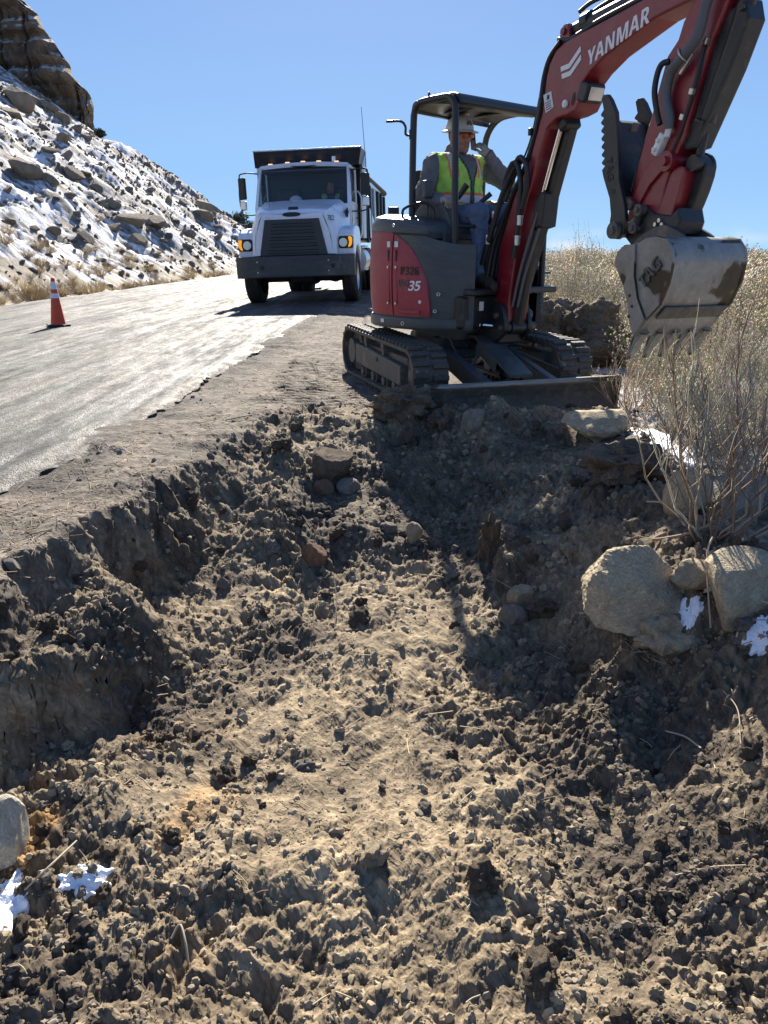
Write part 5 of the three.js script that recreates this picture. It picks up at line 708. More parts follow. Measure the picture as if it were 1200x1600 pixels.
  const vg = fieldMesh(vest, lo.map((v, k) => Math.max(v, J.waist[k] - 0.42)), hi.map((v, k) => Math.min(v, J.waist[k] + 0.45)), 0.009, (x, y, z) => { const zf = z > J.chest[2]; const b = y - (J.pelvis[1] + 0.12); const v = 1 + 0.18 * n3(x * 11, y * 11, z * 11), open = zf ? Math.abs(x - J.chest[0] - 0.02) : 9, v2 = 0.018 + Math.max(0, (y - J.chest[1] + 0.02)) * 0.42; if (open < v2 - 0.012) return [0.13, 0.13, 0.135]; if (open < v2 + 0.006) return [0.03, 0.03, 0.032]; if (Math.abs(b) < 0.026) return [0.55, 0.55, 0.52]; if (Math.abs(b) < 0.043) return [0.85, 0.16, 0.05]; const s = Math.abs(Math.abs(x - J.chest[0]) - 0.125); if (y > J.chest[1] && s < 0.02) return [0.55, 0.55, 0.52]; if (y > J.chest[1] && s < 0.034) return [0.85, 0.16, 0.05]; return [0.42 * v, 0.68 * v, 0.10 * v]; });
  mesh('safety_vest', vg, new THREE.MeshStandardMaterial({ vertexColors: true, roughness: 0.8 }), PR);
  if (hat) { const hm = mat(lin(0.66, 0.65, 0.62), 0.45), HG = new THREE.Group(); HG.name = 'hard_hat'; HG.position.set(h[0], h[1] + 0.055, h[2] - 0.01); HG.rotation.set(0.08, -yaw * 0 + (J.headYaw ? -J.headYaw : 0) * -1, 0); PR.add(HG);
    const dome = new THREE.LatheGeometry([[0, 0.115], [0.03, 0.113], [0.065, 0.098], [0.092, 0.068], [0.106, 0.03], [0.11, 0.0], [0.114, -0.004], [0.106, -0.006]].map((p) => new THREE.Vector2(...p)), 32); dome.scale(0.95, 1, 1.16); mesh('shell', dome, hm, HG);
    const brim = new THREE.LatheGeometry([[0.100, 0.006], [0.134, -0.004], [0.138, -0.010], [0.130, -0.011], [0.100, -0.004]].map((p) => new THREE.Vector2(...p)), 32); brim.scale(0.97, 1, 1.2); brim.translate(0, -0.002, 0.01); mesh('brim', brim, hm, HG);
    mesh('ridge', merge([rbox(0.02, 0.012, 0.19, 0, 0.112, 0, 0.005)]), hm, HG);
    mesh('badge', merge([disc(0.0, 0.045, 0.116, 0.024, 0.006, 'z', 20)]), P.charcoal, HG); }
  if (glasses) { const fr = [], a = (x, y, z) => { const X = x * cy + z * sy, Z = -x * sy + z * cy; return [h[0] + X, h[1] + y, h[2] + Z]; }; for (const e of [-1, 1]) { fr.push(tube([a(e * 0.008, 0.022, 0.106), a(e * 0.035, 0.028, 0.104), a(e * 0.064, 0.022, 0.085), a(e * 0.077, 0.012, 0.0)], 0.0035, 20, 6)); } mesh('glasses_frame', merge(fr), P.ink, PR); const ls = []; for (const e of [-1, 1]) { const g2 = new THREE.SphereGeometry(1, 16, 10); g2.scale(0.03, 0.02, 0.006); g2.rotateY(e * 0.28 + yaw); g2.translate(...a(e * 0.036, 0.011, 0.103)); ls.push(g2); } for (const l of ls) mesh('lens', l, mat(lin(0.34, 0.07, 0.015), 0.1, { metalness: 0.4 }), PR); }
  return PR;
}
const skin = [0.42, 0.22, 0.15];
{
  const J = { pelvis: [0, 0.10, 0], waist: [0, 0.23, 0.015], chest: [0, 0.37, 0.02], neckBase: [0, 0.505, 0.0], head: [0.0, 0.665, 0.045], rs: [-0.21, 0.465, 0], ls: [0.21, 0.47, 0], re: [-0.33, 0.24, 0.02], rw: [-0.31, 0.19, 0.24], le: [0.40, 0.36, 0.16], lw: [0.205, 0.545, 0.16], rh: [-0.10, 0.07, 0.05], lh: [0.10, 0.07, 0.05], rk: [-0.12, 0.10, 0.47], lk: [0.14, 0.10, 0.47], ra: [-0.11, -0.37, 0.50], la: [0.16, -0.37, 0.50], rt: [-0.11, -0.425, 0.66], lt: [0.17, -0.425, 0.66] };
  Object.defineProperties(J, { headYaw: { value: 0.05, enumerable: false }, rhDir: { value: [0.1, 0.1, 1] }, rhUp: { value: [0, 1, 0.1] }, lhDir: { value: [-0.75, 0.95, -0.28] }, lhUp: { value: [0.5, 0.3, 0.8] } });
  const o = makePerson({ name: 'person', label: 'person in lime vest and white hard hat seated in the excavator with hand to ear', J, hat: true, glasses: true, bulk: 1.14, clothes: { torso: [0.155, 0.155, 0.165], arm: [0.155, 0.155, 0.165], collar: [0.12, 0.12, 0.125], leg: [0.10, 0.14, 0.215], boot: [0.05, 0.035, 0.025], neck: skin, skin, stubble: [0.32, 0.17, 0.12], hair: [0.10, 0.07, 0.05], hand: [0.34, 0.32, 0.28] } });
  o.position.set(0.60, 1.745, -7.03); o.rotation.y = 32 * DEG; o.scale.setScalar(1.05); o.userData.category = 'person';
  const ph = mesh('mobile_phone', rbox(0.012, 0.14, 0.07, 0, 0, 0, 0.006), mat(lin(0.03, 0.03, 0.035), 0.2)); tag(ph, 'dark phone held to the ear of the person in the excavator', 'phone');
  ph.position.set(0.60 + 0.118 * Math.cos(32 * DEG) + 0.074 * Math.sin(32 * DEG), 1.745 + 0.677, -7.03 - 0.118 * Math.sin(32 * DEG) + 0.074 * Math.cos(32 * DEG)); ph.rotation.set(0.35, 32 * DEG, 0.2);
}
{
  const J = { pelvis: [0, 0.10, 0], waist: [0, 0.23, 0.01], chest: [0, 0.37, 0.01], neckBase: [0, 0.51, 0.0], head: [0.0, 0.67, 0.04], rs: [-0.185, 0.465, 0], ls: [0.185, 0.465, 0], re: [-0.25, 0.24, 0.16], rw: [-0.14, 0.25, 0.33], le: [0.25, 0.24, 0.16], lw: [0.14, 0.25, 0.33], rh: [-0.10, 0.07, 0.05], lh: [0.10, 0.07, 0.05], rk: [-0.14, 0.06, 0.42], lk: [0.14, 0.06, 0.42], ra: [-0.12, -0.30, 0.52], la: [0.14, -0.30, 0.52], rt: [-0.12, -0.36, 0.68], lt: [0.14, -0.36, 0.68] };
  Object.defineProperties(J, { headYaw: { value: -0.1, enumerable: false }, rhDir: { value: [0.2, 0.1, 1] }, rhUp: { value: [0, 1, 0.1] }, lhDir: { value: [-0.2, 0.1, 1] }, lhUp: { value: [0, 1, 0.1] } });
  const o = makePerson({ name: 'person', label: 'person in lime vest at the wheel behind the dump truck windscreen', J, clothes: { torso: [0.10, 0.10, 0.11], arm: [0.10, 0.10, 0.11], collar: [0.1, 0.1, 0.1], leg: [0.05, 0.07, 0.12], boot: [0.04, 0.03, 0.025], neck: skin, skin, stubble: skin, hair: [0.25, 0.24, 0.23], hand: skin }, seedN: 7 });
  TRUCK.updateMatrix(); o.position.set(0.48, 1.68, -2.36).applyMatrix4(TRUCK.matrix); o.quaternion.copy(TRUCK.quaternion);
}

// ---------------------------------------------------------------- stones, clods and snow in the dug ground
{
  const rnd = rngOf(8080);
  const stone = (px, py, w, h, label, m, seed, opt = {}) => {
    const L = landing(px, py, groundAt); if (!L) return; const [x, y, d] = L, k = Math.hypot(x, EYE - y, d) / FPX, W = w * k / 2, Hh = h * k / 2;
    const o = mesh(opt.name || 'rock', opt.clod ? clodGeo(seed, 6) : rockGeo(seed, opt.detail || 7, opt.cuts || 11, opt.rough ?? 0.045, opt.depth || [0.55, 0.9]), m); tag(o, label, opt.cat || 'rock');
    o.scale.set(W * 1.12, Hh * 1.2, W * (opt.deep || 0.9)); o.position.set(x, y + Hh * (opt.sit ?? 0.5), -d - W * 0.4); o.rotation.set(opt.rx || 0, opt.ry ?? rnd() * 6.28, opt.rz || 0); return o;
  };
  stone(1170, 960, 130, 110, 'large brown boulder cut by the right edge beside the dry stalks', R.tan, 12, { ry: 0.3, cuts: 8, depth: [0.4, 0.75], rough: 0.03 });
  stone(1088, 912, 66, 36, 'low flat stone between the two large boulders', R.tan, 13);
  stone(935, 678, 96, 52, 'tan crusted rock at the right end of the dozer blade', R.tan, 14, { ry: 0.4, rough: 0.08 });
  stone(520, 742, 78, 70, 'dark slab of rock sticking out of the ditch bank', R.earth, 15, { ry: 1.2, rz: -0.3, sit: 0.35 });
  stone(490, 884, 38, 46, 'reddish brown upright stone on the ditch floor', R.red, 16, { ry: 0.5 });
  stone(741, 670, 46, 40, 'squared block of rock at the foot of the dozer blade', R.grey, 17);
  stone(815, 948, 42, 42, 'pale tan wedge of rock in the excavator shadow', R.tan, 18, { rz: 0.5 });
  stone(802, 978, 42, 36, 'brown angular stone just below the pale tan wedge', R.grey, 19);
  stone(850, 962, 48, 34, 'rounded earth-covered stone right of the pale tan wedge', R.earth, 20, { clod: true });
  stone(646, 848, 28, 38, 'small upright stone at the mouth of the ditch', R.tan, 21);
  stone(2, 1352, 70, 110, 'pale grey boulder cut by the left edge', R.pale, 22, { ry: 1.1, rough: 0.04 });
  stone(1046, 1012, 88, 56, 'crumbling earth-crusted rock below the big tan boulder', R.tan, 23, { clod: true });
  stone(948, 972, 56, 52, 'round dark stone wedged left of the big tan boulder', R.grey, 24, { rough: 0.05, cuts: 5 });
  stone(1078, 800, 66, 78, 'tan slab standing behind the bare shrub', R.tan, 25, { ry: 0.2 });
  stone(1160, 815, 110, 78, 'brown boulder behind the bare shrub at the right', R.grey, 26, { ry: 0.6 });
  stone(980, 752, 120, 72, 'broad lump of earth on the edge of the ditch', R.earth, 27, { clod: true });
  stone(545, 770, 40, 26, 'small brown stone under the dark bank slab', R.grey, 28);
  stone(505, 772, 32, 26, 'small stone left under the dark bank slab', R.red, 29);
  stone(630, 648, 96, 60, 'thick block of earth pushed up before the excavator track', R.earth, 30, { clod: true });
  stone(692, 672, 60, 46, 'lump of earth left of the squared block', R.earth, 31, { clod: true });
  stone(766, 872, 36, 92, 'upright pillar of uncut earth in the ditch', R.earth, 32, { clod: true, rough: 0.1 });
  stone(757, 1388, 50, 46, 'crumbly earth lump alone on the trodden ditch floor', R.earth, 33, { clod: true });
  stone(1010, 860, 26, 24, 'small tan stone above the big tan boulder', R.tan, 34);
  stone(440, 700, 40, 30, 'earth lump on the rim of the bank', R.earth, 35, { clod: true });
  stone(845, 1540, 60, 46, 'broad crumbly lump of earth near the bottom edge', R.earth, 36, { clod: true });
  stone(610, 832, 26, 22, 'little brown stone left of the small upright stone', R.grey, 37);
  stone(15, 890, 30, 18, 'dark flat stone on the shoulder at the left edge', R.grey, 38);
  { // the big tan boulder with its flat weathered face
    const L = landing(1018, 968, groundAt), k = Math.hypot(L[0], EYE - L[1], L[2]) / FPX, sc = 160 * k;
    const pts = [[-0.50, 0.02, 0.12], [-0.46, 0.34, 0.02], [-0.30, 0.62, -0.12], [-0.12, 0.70, -0.10], [0.03, 0.66, -0.16], [0.16, 0.40, -0.1], [0.44, 0.08, -0.02], [0.50, -0.10, 0.1], [0.2, -0.2, 0.25], [-0.2, -0.15, 0.32], [-0.42, -0.1, 0.25], [-0.35, 0.3, 0.22], [-0.14, 0.45, 0.16], [0.05, 0.20, 0.26], [0.25, 0.0, 0.22], [-0.4, 0.1, -0.5], [-0.2, 0.45, -0.5], [0.1, 0.4, -0.5], [0.35, 0.0, -0.45], [0, -0.25, -0.4]];
    const planes = []; { const C = pts.map((p) => V(...p)); for (let a = 0; a < C.length; a++) for (let b = a + 1; b < C.length; b++) for (let c = b + 1; c < C.length; c++) { const n = C[b].clone().sub(C[a]).cross(C[c].clone().sub(C[a])); if (n.length() < 1e-5) continue; n.normalize(); let h = n.dot(C[a]); let s = 0, bad = false; for (const q of C) { const e = n.dot(q) - h; if (Math.abs(e) < 1e-6) continue; if (s === 0) s = Math.sign(e); else if (Math.sign(e) !== s) { bad = true; break; } } if (bad) continue; if (s > 0) { n.negate(); h = -h; } planes.push([n.x, n.y, n.z, h]); } }
    const g = mergeVertices(new THREE.IcosahedronGeometry(1, 22), 1e-4), p = g.attributes.position, o0 = [-0.02, 0.2, -0.1];
    for (let i = 0; i < p.count; i++) { const v = V(p.getX(i), p.getY(i), p.getZ(i)); let t = 9; for (const [a, b, c, h] of planes) { const dn = a * v.x + b * v.y + c * v.z; if (dn > 1e-6) t = Math.min(t, (h - (a * o0[0] + b * o0[1] + c * o0[2])) / dn); } let X = o0[0] + v.x * t, Y = o0[1] + v.y * t, Z = o0[2] + v.z * t; const sh = 0.012 * fbm3(X * 7, Y * 7, Z * 7, 3) + 0.006 * n3(X * 30, Y * 30, Z * 30) + (X < -0.15 && Y > 0.1 ? 0.012 * Math.abs(n3(X * 22, Y * 22, Z * 22)) : 0); p.setXYZ(i, X + v.x * sh, Y + v.y * sh, Z + v.z * sh); }
    g.computeVertexNormals(); const o = mesh('rock', boxUV(toCreasedNormals(g, 24 * DEG), 1.2), R.tan); tag(o, 'big tan angular boulder lying tilted beside the ditch', 'rock'); o.scale.set(sc * 1.2, sc * 0.84, sc); o.position.set(L[0] - 0.01, L[1] + sc * 0.06, -L[2] - sc * 0.12);
  }
  // loose clods that can be picked out one by one
  const CL = Array.from({ length: 9 }, (_, i) => clodGeo(i + 40, 4)), mats = [R.earth, R.earth, R.earth, R.grey, R.tan];
  let n = 0;
  for (let i = 0; i < 6000 && n < 280; i++) { const d = 1.15 + 4.6 * Math.pow(rnd(), 1.2), x = (rnd() * 2 - 1) * d * 0.62; if (dug(x, d) < 0.6) continue; const sm = smoothness(x, d); if (rnd() < sm * 0.85) continue; const s = 0.011 + 0.030 * Math.pow(rnd(), 2.4) * (0.6 + 0.2 * d), y = groundAt(x, d); const o = mesh('dirt_clod', CL[i % 9], mats[i % 5]); tag(o, `${s > 0.032 ? 'large' : s > 0.02 ? 'fist-sized' : 'small'} ${['dark brown', 'dark brown', 'dark brown', 'grey', 'tan'][i % 5]} loose clod ${ditchPlace(x, y, d)}`, 'clod', 'loose clods in the ditch'); o.position.set(x, y + s * 0.2, -d); o.scale.set(s * (0.8 + 0.5 * rnd()), s * (0.6 + 0.4 * rnd()), s); o.rotation.set(rnd() * 6, rnd() * 6, rnd() * 6); n++; }
  // crumbs past counting
  const crumbs = [clodGeo(91, 1), clodGeo(92, 1), clodGeo(93, 2), rockGeo(94, 1, 7, 0.05)], per = 6500, M = new THREE.Matrix4(), Q = new THREE.Quaternion(), E = new THREE.Euler(), c = new THREE.Color();
  crumbs.forEach((geo, v) => {
    const inst = new THREE.InstancedMesh(geo, new THREE.MeshStandardMaterial({ roughness: 1, color: 0xffffff }), per); let m = 0;
    const most = v === 3 ? 3200 : per;
    for (let i = 0; i < per * 6 && m < most; i++) {
      const d = 0.9 + 5.6 * Math.pow(rnd(), 1.5), x = (rnd() * 2 - 1) * (d * 0.66 + 0.1), g = dug(x, d); if (rnd() > g * 0.95 + 0.12) continue; if (x < roadR(d) + 0.03) continue;
      const cl = 0.5 + 0.5 * n2(x * 2.6 + 31, d * 2.6); if (rnd() > 0.06 + 1.1 * cl * cl * cl + 0.1 * g) continue; if (rnd() < 0.7 * smoothness(x, d)) continue;
      const big = Math.pow(rnd(), 7), s = (0.0012 + 0.0024 * rnd() + 0.017 * big) * (0.75 + 0.16 * d) * (v === 3 ? 0.75 : 1) * (g < 0.4 ? 0.6 : 1), y = groundAt(x, d);
      E.set(rnd() * 6, rnd() * 6, rnd() * 6); M.compose(V(x, y + s * 0.05, -d), Q.setFromEuler(E), V(s * (0.7 + 0.6 * rnd()), s * (0.6 + 0.5 * rnd()), s)); inst.setMatrixAt(m, M);
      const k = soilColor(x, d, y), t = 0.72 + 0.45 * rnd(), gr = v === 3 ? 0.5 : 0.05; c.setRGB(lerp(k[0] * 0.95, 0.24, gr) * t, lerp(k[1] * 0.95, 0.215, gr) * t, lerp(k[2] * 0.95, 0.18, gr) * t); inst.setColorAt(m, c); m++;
    }
    inst.count = m; inst.name = numbered(v === 3 ? 'gravel' : 'soil_crumbs'); inst.castShadow = inst.receiveShadow = true; tag(inst, v === 3 ? 'fine gravel strewn through the dug earth' : 'crumbs of loose earth strewn over the dug ground', v === 3 ? 'gravel' : 'soil', null, 'stuff'); scene.add(inst);
  });
  // earth pile behind the machine
  { const g = new THREE.SphereGeometry(1, 150, 70, 0, Math.PI * 2, 0, Math.PI / 2), p = g.attributes.position; for (let i = 0; i < p.count; i++) { const x = p.getX(i), y = p.getY(i), z = p.getZ(i); const s = 1 + 0.22 * n3(x * 1.4, y * 1.4, z * 1.4) + 0.14 * (Math.abs(n3(x * 3.2, y * 3.2, z * 3.2)) - 0.3) + 0.07 * (Math.abs(n3(x * 8, y * 8, z * 8)) - 0.3) + 0.03 * n3(x * 20, y * 20, z * 20); const tp = Math.pow(y, 1.25); p.setXYZ(i, x * s, tp * s - 0.02, z * s); } g.computeVertexNormals(); 
    const o = mesh('dirt_pile', boxUV(g, 1), R.earth); tag(o, 'heap of freshly dug dark earth behind the excavator', 'dirt pile'); o.position.set(2.0, 0.38, -8.9); o.scale.set(0.95, 0.66, 0.9);
    for (let i = 0; i < 26; i++) { const a = rnd() * 6.28, e = rnd() * 1.2, s = 0.05 + 0.09 * rnd(), q = mesh('dirt_clod', CL[i % 9], R.earth); tag(q, 'clod of earth on the heap behind the excavator', 'clod', 'clods on the earth heap'); q.position.set(2.0 + 0.9 * Math.cos(a) * Math.cos(e), 0.34 + 0.62 * Math.pow(Math.sin(e), 1.25), -8.9 + 0.85 * Math.sin(a) * Math.cos(e)); q.scale.setScalar(s); q.rotation.set(rnd() * 6, rnd() * 6, 0); } }
  // snow left in hollows
  const sm = new THREE.MeshPhysicalMaterial({ color: lin(0.84, 0.86, 0.89), roughness: 0.75, bumpMap: soilBump, bumpScale: 0.006 });
  const snow = (px, py, w, h, label, seed) => { const L = landing(px, py, groundAt); if (!L) return; const k = Math.hypot(L[0], EYE - L[1], L[2]) / FPX, W = w * k / 2, fl = h * k / 2 / Math.max(0.3, (EYE - L[1]) / Math.hypot(L[0], L[2], EYE - L[1])); const pos = [], idx = [], uv = [], NR = 24, NA = 96; for (let i = 0; i <= NR; i++) for (let j = 0; j < NA; j++) { const a = j / NA * 6.2832, e = 1 + 0.35 * n2(Math.cos(a) * 0.9 + seed, Math.sin(a) * 0.9) + 0.16 * n2(Math.cos(a) * 2.2 + seed, Math.sin(a) * 2.2) + 0.05 * n2(Math.cos(a) * 6, Math.sin(a) * 6 + seed), r = i / NR * e, x = L[0] + W * r * Math.cos(a), d = L[2] + fl * r * Math.sin(a), t = i / NR; pos.push(x, 0.2 * (groundAt(x, d) + groundAt(x + 0.03, d) + groundAt(x - 0.03, d) + groundAt(x, d + 0.03) + groundAt(x, d - 0.03)) - 0.001 + 0.013 * Math.sqrt(Math.max(0, 1 - t * t)) + 0.001 * n2(x * 30, d * 30) - (i === NR ? 0.03 : 0), -d); uv.push(x / 0.8, d / 0.8); } for (let i = 0; i < NR; i++) for (let j = 0; j < NA; j++) { const a = i * NA + j, b = i * NA + (j + 1) % NA; idx.push(a, b, b + NA, a, b + NA, a + NA); } const g = new THREE.BufferGeometry(); g.setAttribute('position', new THREE.Float32BufferAttribute(pos, 3)); g.setAttribute('uv', new THREE.Float32BufferAttribute(uv, 2)); g.setIndex(idx); g.computeVertexNormals(); if (g.attributes.normal.getY(NA * 2) < 0) { const ix = g.index.array; for (let i = 0; i < ix.length; i += 3) { const t = ix[i + 1]; ix[i + 1] = ix[i + 2]; ix[i + 2] = t; } g.computeVertexNormals(); } tag(mesh('snow_patch', g, sm), label, 'snow'); };
  snow(1028, 692, 80, 52, 'snow patch on the ditch edge left of the bare shrub', 1.3); snow(130, 1364, 66, 32, 'small melting snow patch on the ditch floor at the left', 4.1); snow(8, 1425, 60, 70, 'snow patch below the pale boulder cut by the left edge', 7.7); snow(1076, 957, 46, 16, 'sliver of snow at the foot of the big tan boulder', 9.2); snow(1190, 988, 40, 16, 'sliver of snow at the right edge below the dry stalks', 11.9);
}

// ---------------------------------------------------------------- dry brush, grass, sticks
function stemsGeo(seed, o) { // thin three-sided stems with side twigs, each a tapered ribbon tube
  const rnd = rngOf(seed), pos = [], col = [], idx = [], { count, height, spread, r0, twigs, heads, colors, lean = 0, wig = 0.05, base = 0.06, segs = 4, headSize = 0.008 } = o;
  const tubeTo = (pts, ra, rb, c) => { const n = pts.length, k0 = pos.length / 3; for (let i = 0; i < n; i++) { const r = lerp(ra, rb, i / (n - 1)), t = pts[Math.min(i + 1, n - 1)].clone().sub(pts[Math.max(0, i - 1)]).normalize(), u = V(t.y, -t.x, 0.3).cross(t).normalize(), w = t.clone().cross(u); for (let j = 0; j < 3; j++) { const a = j * 2.094; pos.push(pts[i].x + r * (u.x * Math.cos(a) + w.x * Math.sin(a)), pts[i].y + r * (u.y * Math.cos(a) + w.y * Math.sin(a)), pts[i].z + r * (u.z * Math.cos(a) + w.z * Math.sin(a))); col.push(...c); } } for (let i = 0; i < n - 1; i++) for (let j = 0; j < 3; j++) { const a = k0 + i * 3 + j, b = k0 + i * 3 + (j + 1) % 3; idx.push(a, b, b + 3, a, b + 3, a + 3); } };
  const head = (p, s, c) => { const k = pos.length / 3; for (const [x, y, z] of [[0, 1.5, 0], [0.8, 0, 0.5], [-0.8, 0.1, 0.5], [0, 0, -0.9], [0, -0.8, 0]]) { pos.push(p.x + x * s, p.y + y * s, p.z + z * s); col.push(...c); } for (const f of [[0, 1, 2], [0, 2, 3], [0, 3, 1], [4, 2, 1], [4, 3, 2], [4, 1, 3]]) idx.push(...f.map((q) => k + q)); };
  for (let i = 0; i < count; i++) {
    const a = rnd() * 6.283, out = Math.pow(rnd(), 0.6) * spread, L = height * (0.55 + 0.5 * rnd()) * (1 - 0.25 * out / spread), b = V(Math.cos(a) * base * rnd(), 0, Math.sin(a) * base * rnd()), pts = [b];
    const c0 = colors[Math.floor(rnd() * colors.length)], v = 0.7 + 0.5 * rnd(), c = c0.map((q) => q * v);
    for (let s = 1; s <= segs; s++) { const t = s / segs; pts.push(V(b.x + Math.cos(a) * out * Math.pow(t, 0.8) + wig * (rnd() - 0.5) + lean * t * t, -0.02 + L * Math.pow(t, 1.05), b.z + Math.sin(a) * out * Math.pow(t, 0.8) + wig * (rnd() - 0.5))); }
    tubeTo(pts, r0 * (0.6 + 0.8 * rnd()), r0 * 0.3, c);
    for (let t = 0; t < twigs; t++) { const f = 0.4 + 0.6 * rnd(), i0 = Math.min(segs - 1, Math.floor(f * segs)), p = pts[i0].clone().lerp(pts[i0 + 1], f * segs - i0), d = V((rnd() - 0.5) * 1.1, 0.7 + 0.5 * rnd(), (rnd() - 0.5) * 1.1).normalize().multiplyScalar(L * (0.10 + 0.2 * rnd())), e = p.clone().add(d); tubeTo(o.fine ? [p, p.clone().addScaledVector(d, 0.5).add(V((rnd() - 0.5) * 0.03, 0, (rnd() - 0.5) * 0.03)), e] : [p, e], r0 * 0.4, r0 * 0.2, c); if (o.fine && rnd() < 0.6) { const b2 = p.clone().lerp(e, 0.5), d2 = V((rnd() - 0.5), 0.6, (rnd() - 0.5)).normalize().multiplyScalar(L * 0.09); tubeTo([b2, b2.clone().add(d2)], r0 * 0.25, r0 * 0.15, c); } if (heads && rnd() < heads) head(e, headSize * (0.7 + 0.7 * rnd()), o.headColor.map((q) => q * (0.75 + 0.4 * rnd()))); }
    if (heads && rnd() < heads) head(pts[segs], headSize * (0.8 + 0.6 * rnd()), o.headColor.map((q) => q * (0.75 + 0.4 * rnd())));
  }
  const g = new THREE.BufferGeometry(); g.setAttribute('position', new THREE.Float32BufferAttribute(pos, 3)); g.setAttribute('color', new THREE.Float32BufferAttribute(col, 3)); g.setIndex(idx); g.computeVertexNormals(); return g;
}
const brushMat = new THREE.MeshPhysicalMaterial({ vertexColors: true, roughness: 0.95, side: THREE.DoubleSide });
const straw = [[0.40, 0.34, 0.245], [0.34, 0.29, 0.215], [0.27, 0.235, 0.18], [0.44, 0.38, 0.275]], greyStem = [[0.30, 0.28, 0.21], [0.36, 0.33, 0.25], [0.24, 0.22, 0.17]], sage = [[0.30, 0.31, 0.22], [0.36, 0.35, 0.25], [0.26, 0.25, 0.18]], bark = [[0.17, 0.12, 0.085], [0.22, 0.16, 0.11], [0.28, 0.215, 0.15]];
{
  const rnd = rngOf(2025), cream = [0.62, 0.54, 0.40];
  const KIND = [
    stemsGeo(1, { count: 100, height: 0.95, spread: 0.42, r0: 0.0042, twigs: 5, heads: 0.75, headColor: cream, colors: straw, headSize: 0.011 }),
    stemsGeo(2, { count: 100, height: 0.85, spread: 0.5, r0: 0.004, twigs: 5, heads: 0.8, headColor: cream, colors: [...straw, ...sage], headSize: 0.012 }),
    stemsGeo(3, { count: 100, height: 1.1, spread: 0.4, r0: 0.0045, twigs: 4, heads: 0.5, headColor: cream, colors: sage, headSize: 0.010 }),
    stemsGeo(4, { count: 100, height: 0.75, spread: 0.45, r0: 0.004, twigs: 5, heads: 0.6, headColor: [0.55, 0.46, 0.33], colors: straw, headSize: 0.011 }),
    stemsGeo(5, { count: 100, height: 1.0, spread: 0.5, r0: 0.0045, twigs: 6, heads: 0.3, headColor: cream, colors: greyStem })];
  const FAR = [6, 7, 8].map((s, i) => stemsGeo(s, { count: 55, height: 1.0, spread: 0.55, r0: 0.009, twigs: 4, heads: 0.8, headColor: cream, colors: [straw, sage, straw][i], segs: 3, headSize: 0.022 }));
  const tint = [[1.2, 1.18, 1.14], [1.0, 1.02, 1.0], [0.86, 0.88, 0.76], [1.42, 1.36, 1.26], [0.78, 0.73, 0.66]].map((c) => { const m = brushMat.clone(); m.color.setRGB(...c); return m; });
  const spots = [];
  const free = (x, d) => { const ex = x - 0.635, ez = d - 7.0; if (Math.hypot(ex, ez) < 1.75) return false; if (Math.hypot(x - 2.0, d - 8.9) < 1.0) return false; if (x < 1.55 + 0.05 * d * 0 && d < 6.2) return false; if (x < roadC(d) + 2.0) return false; if (x < 1.75 && d < 12) return false; if (d < 5 && rnd() < 0.6) return false; return true; };
  for (let i = 0; i < 5000 && spots.length < 285; i++) {
    const d = 4.3 + 34 * Math.pow(rnd(), 1.7), x = lerp(1.6, Math.max(2.6, d * 0.66), Math.pow(rnd(), 0.85)); if (!free(x, d)) continue; const dens = d < 9 ? 0.42 : d < 16 ? 0.6 : 0.95;
    if (spots.some(([a, b]) => Math.hypot(a - x, b - d) < dens)) continue; spots.push([x, d]);
  }
  spots.forEach(([x, d], i) => { const far = d > 13, g = far ? FAR[i % 3] : KIND[i % 5], ti = Math.floor(rnd() * 5), o = mesh('dry_shrub', g, tint[ti]), hs = (d < 6 ? 0.50 : d < 8 ? 0.66 : d < 11 ? 0.84 : 0.92) * (0.6 + 0.65 * rnd()); { const [px] = seenAt(x, 0.6, d); tag(o, `${hs < 0.5 ? 'low' : hs < 0.85 ? 'knee-high' : 'tall'} ${['straw-coloured', 'greyish tan', 'olive grey', 'pale straw', 'dark brown'][ti]} dry shrub ${d < 6 ? 'nearest' : d < 10 ? 'in the near brush' : d < 18 ? 'mid-field' : 'on the far skyline'}, ${px < 960 ? 'left of the bucket' : px < 1170 ? 'behind the bucket' : 'at the right edge'}`, 'shrub', 'dry shrubs in the brush field'); } o.position.set(x, groundAt(x, d) - 0.02, -d); { const wd = hs * (0.85 + 0.6 * rnd()); o.scale.set(wd, hs, wd); }; o.rotation.set(0.1 * (rnd() - 0.5), rnd() * 6.28, 0.1 * (rnd() - 0.5)); });
  { const x = 2.75, d = 11.5, o = mesh('dry_shrub', KIND[4], brushMat); tag(o, 'tallest twiggy shrub rising beside the excavator boom', 'shrub'); o.position.set(x, groundAt(x, d), -d); o.scale.set(0.9, 1.35, 0.9); }
  // the bare shrub at the ditch edge and thin shrubs by the blade
  const near = (px, py, name, label, opt, s = 1, rz = 0) => { const L = landing(px, py, macro); if (!L) return; const o = mesh(name, stemsGeo(Math.round(px * 7 + py), opt), brushMat); tag(o, label, 'shrub'); o.position.set(L[0], L[1] - 0.02, -L[2]); o.scale.setScalar(s); o.rotation.z = rz; };
  near(1112, 842, 'bare_shrub', 'leafless brown shrub standing on the ditch edge between the boulders', { fine: true, count: 30, height: 0.92, spread: 0.40, r0: 0.0062, twigs: 7, heads: 0, colors: [...bark, ...bark, ...greyStem], base: 0.07, segs: 7, wig: 0.07 });
  near(1165, 800, 'bare_shrub', 'grey-stemmed shrub behind the leafless brown shrub', { fine: true, count: 34, height: 0.9, spread: 0.42, r0: 0.0045, twigs: 5, heads: 0.1, headColor: cream, colors: greyStem, base: 0.12, segs: 6, wig: 0.07 });
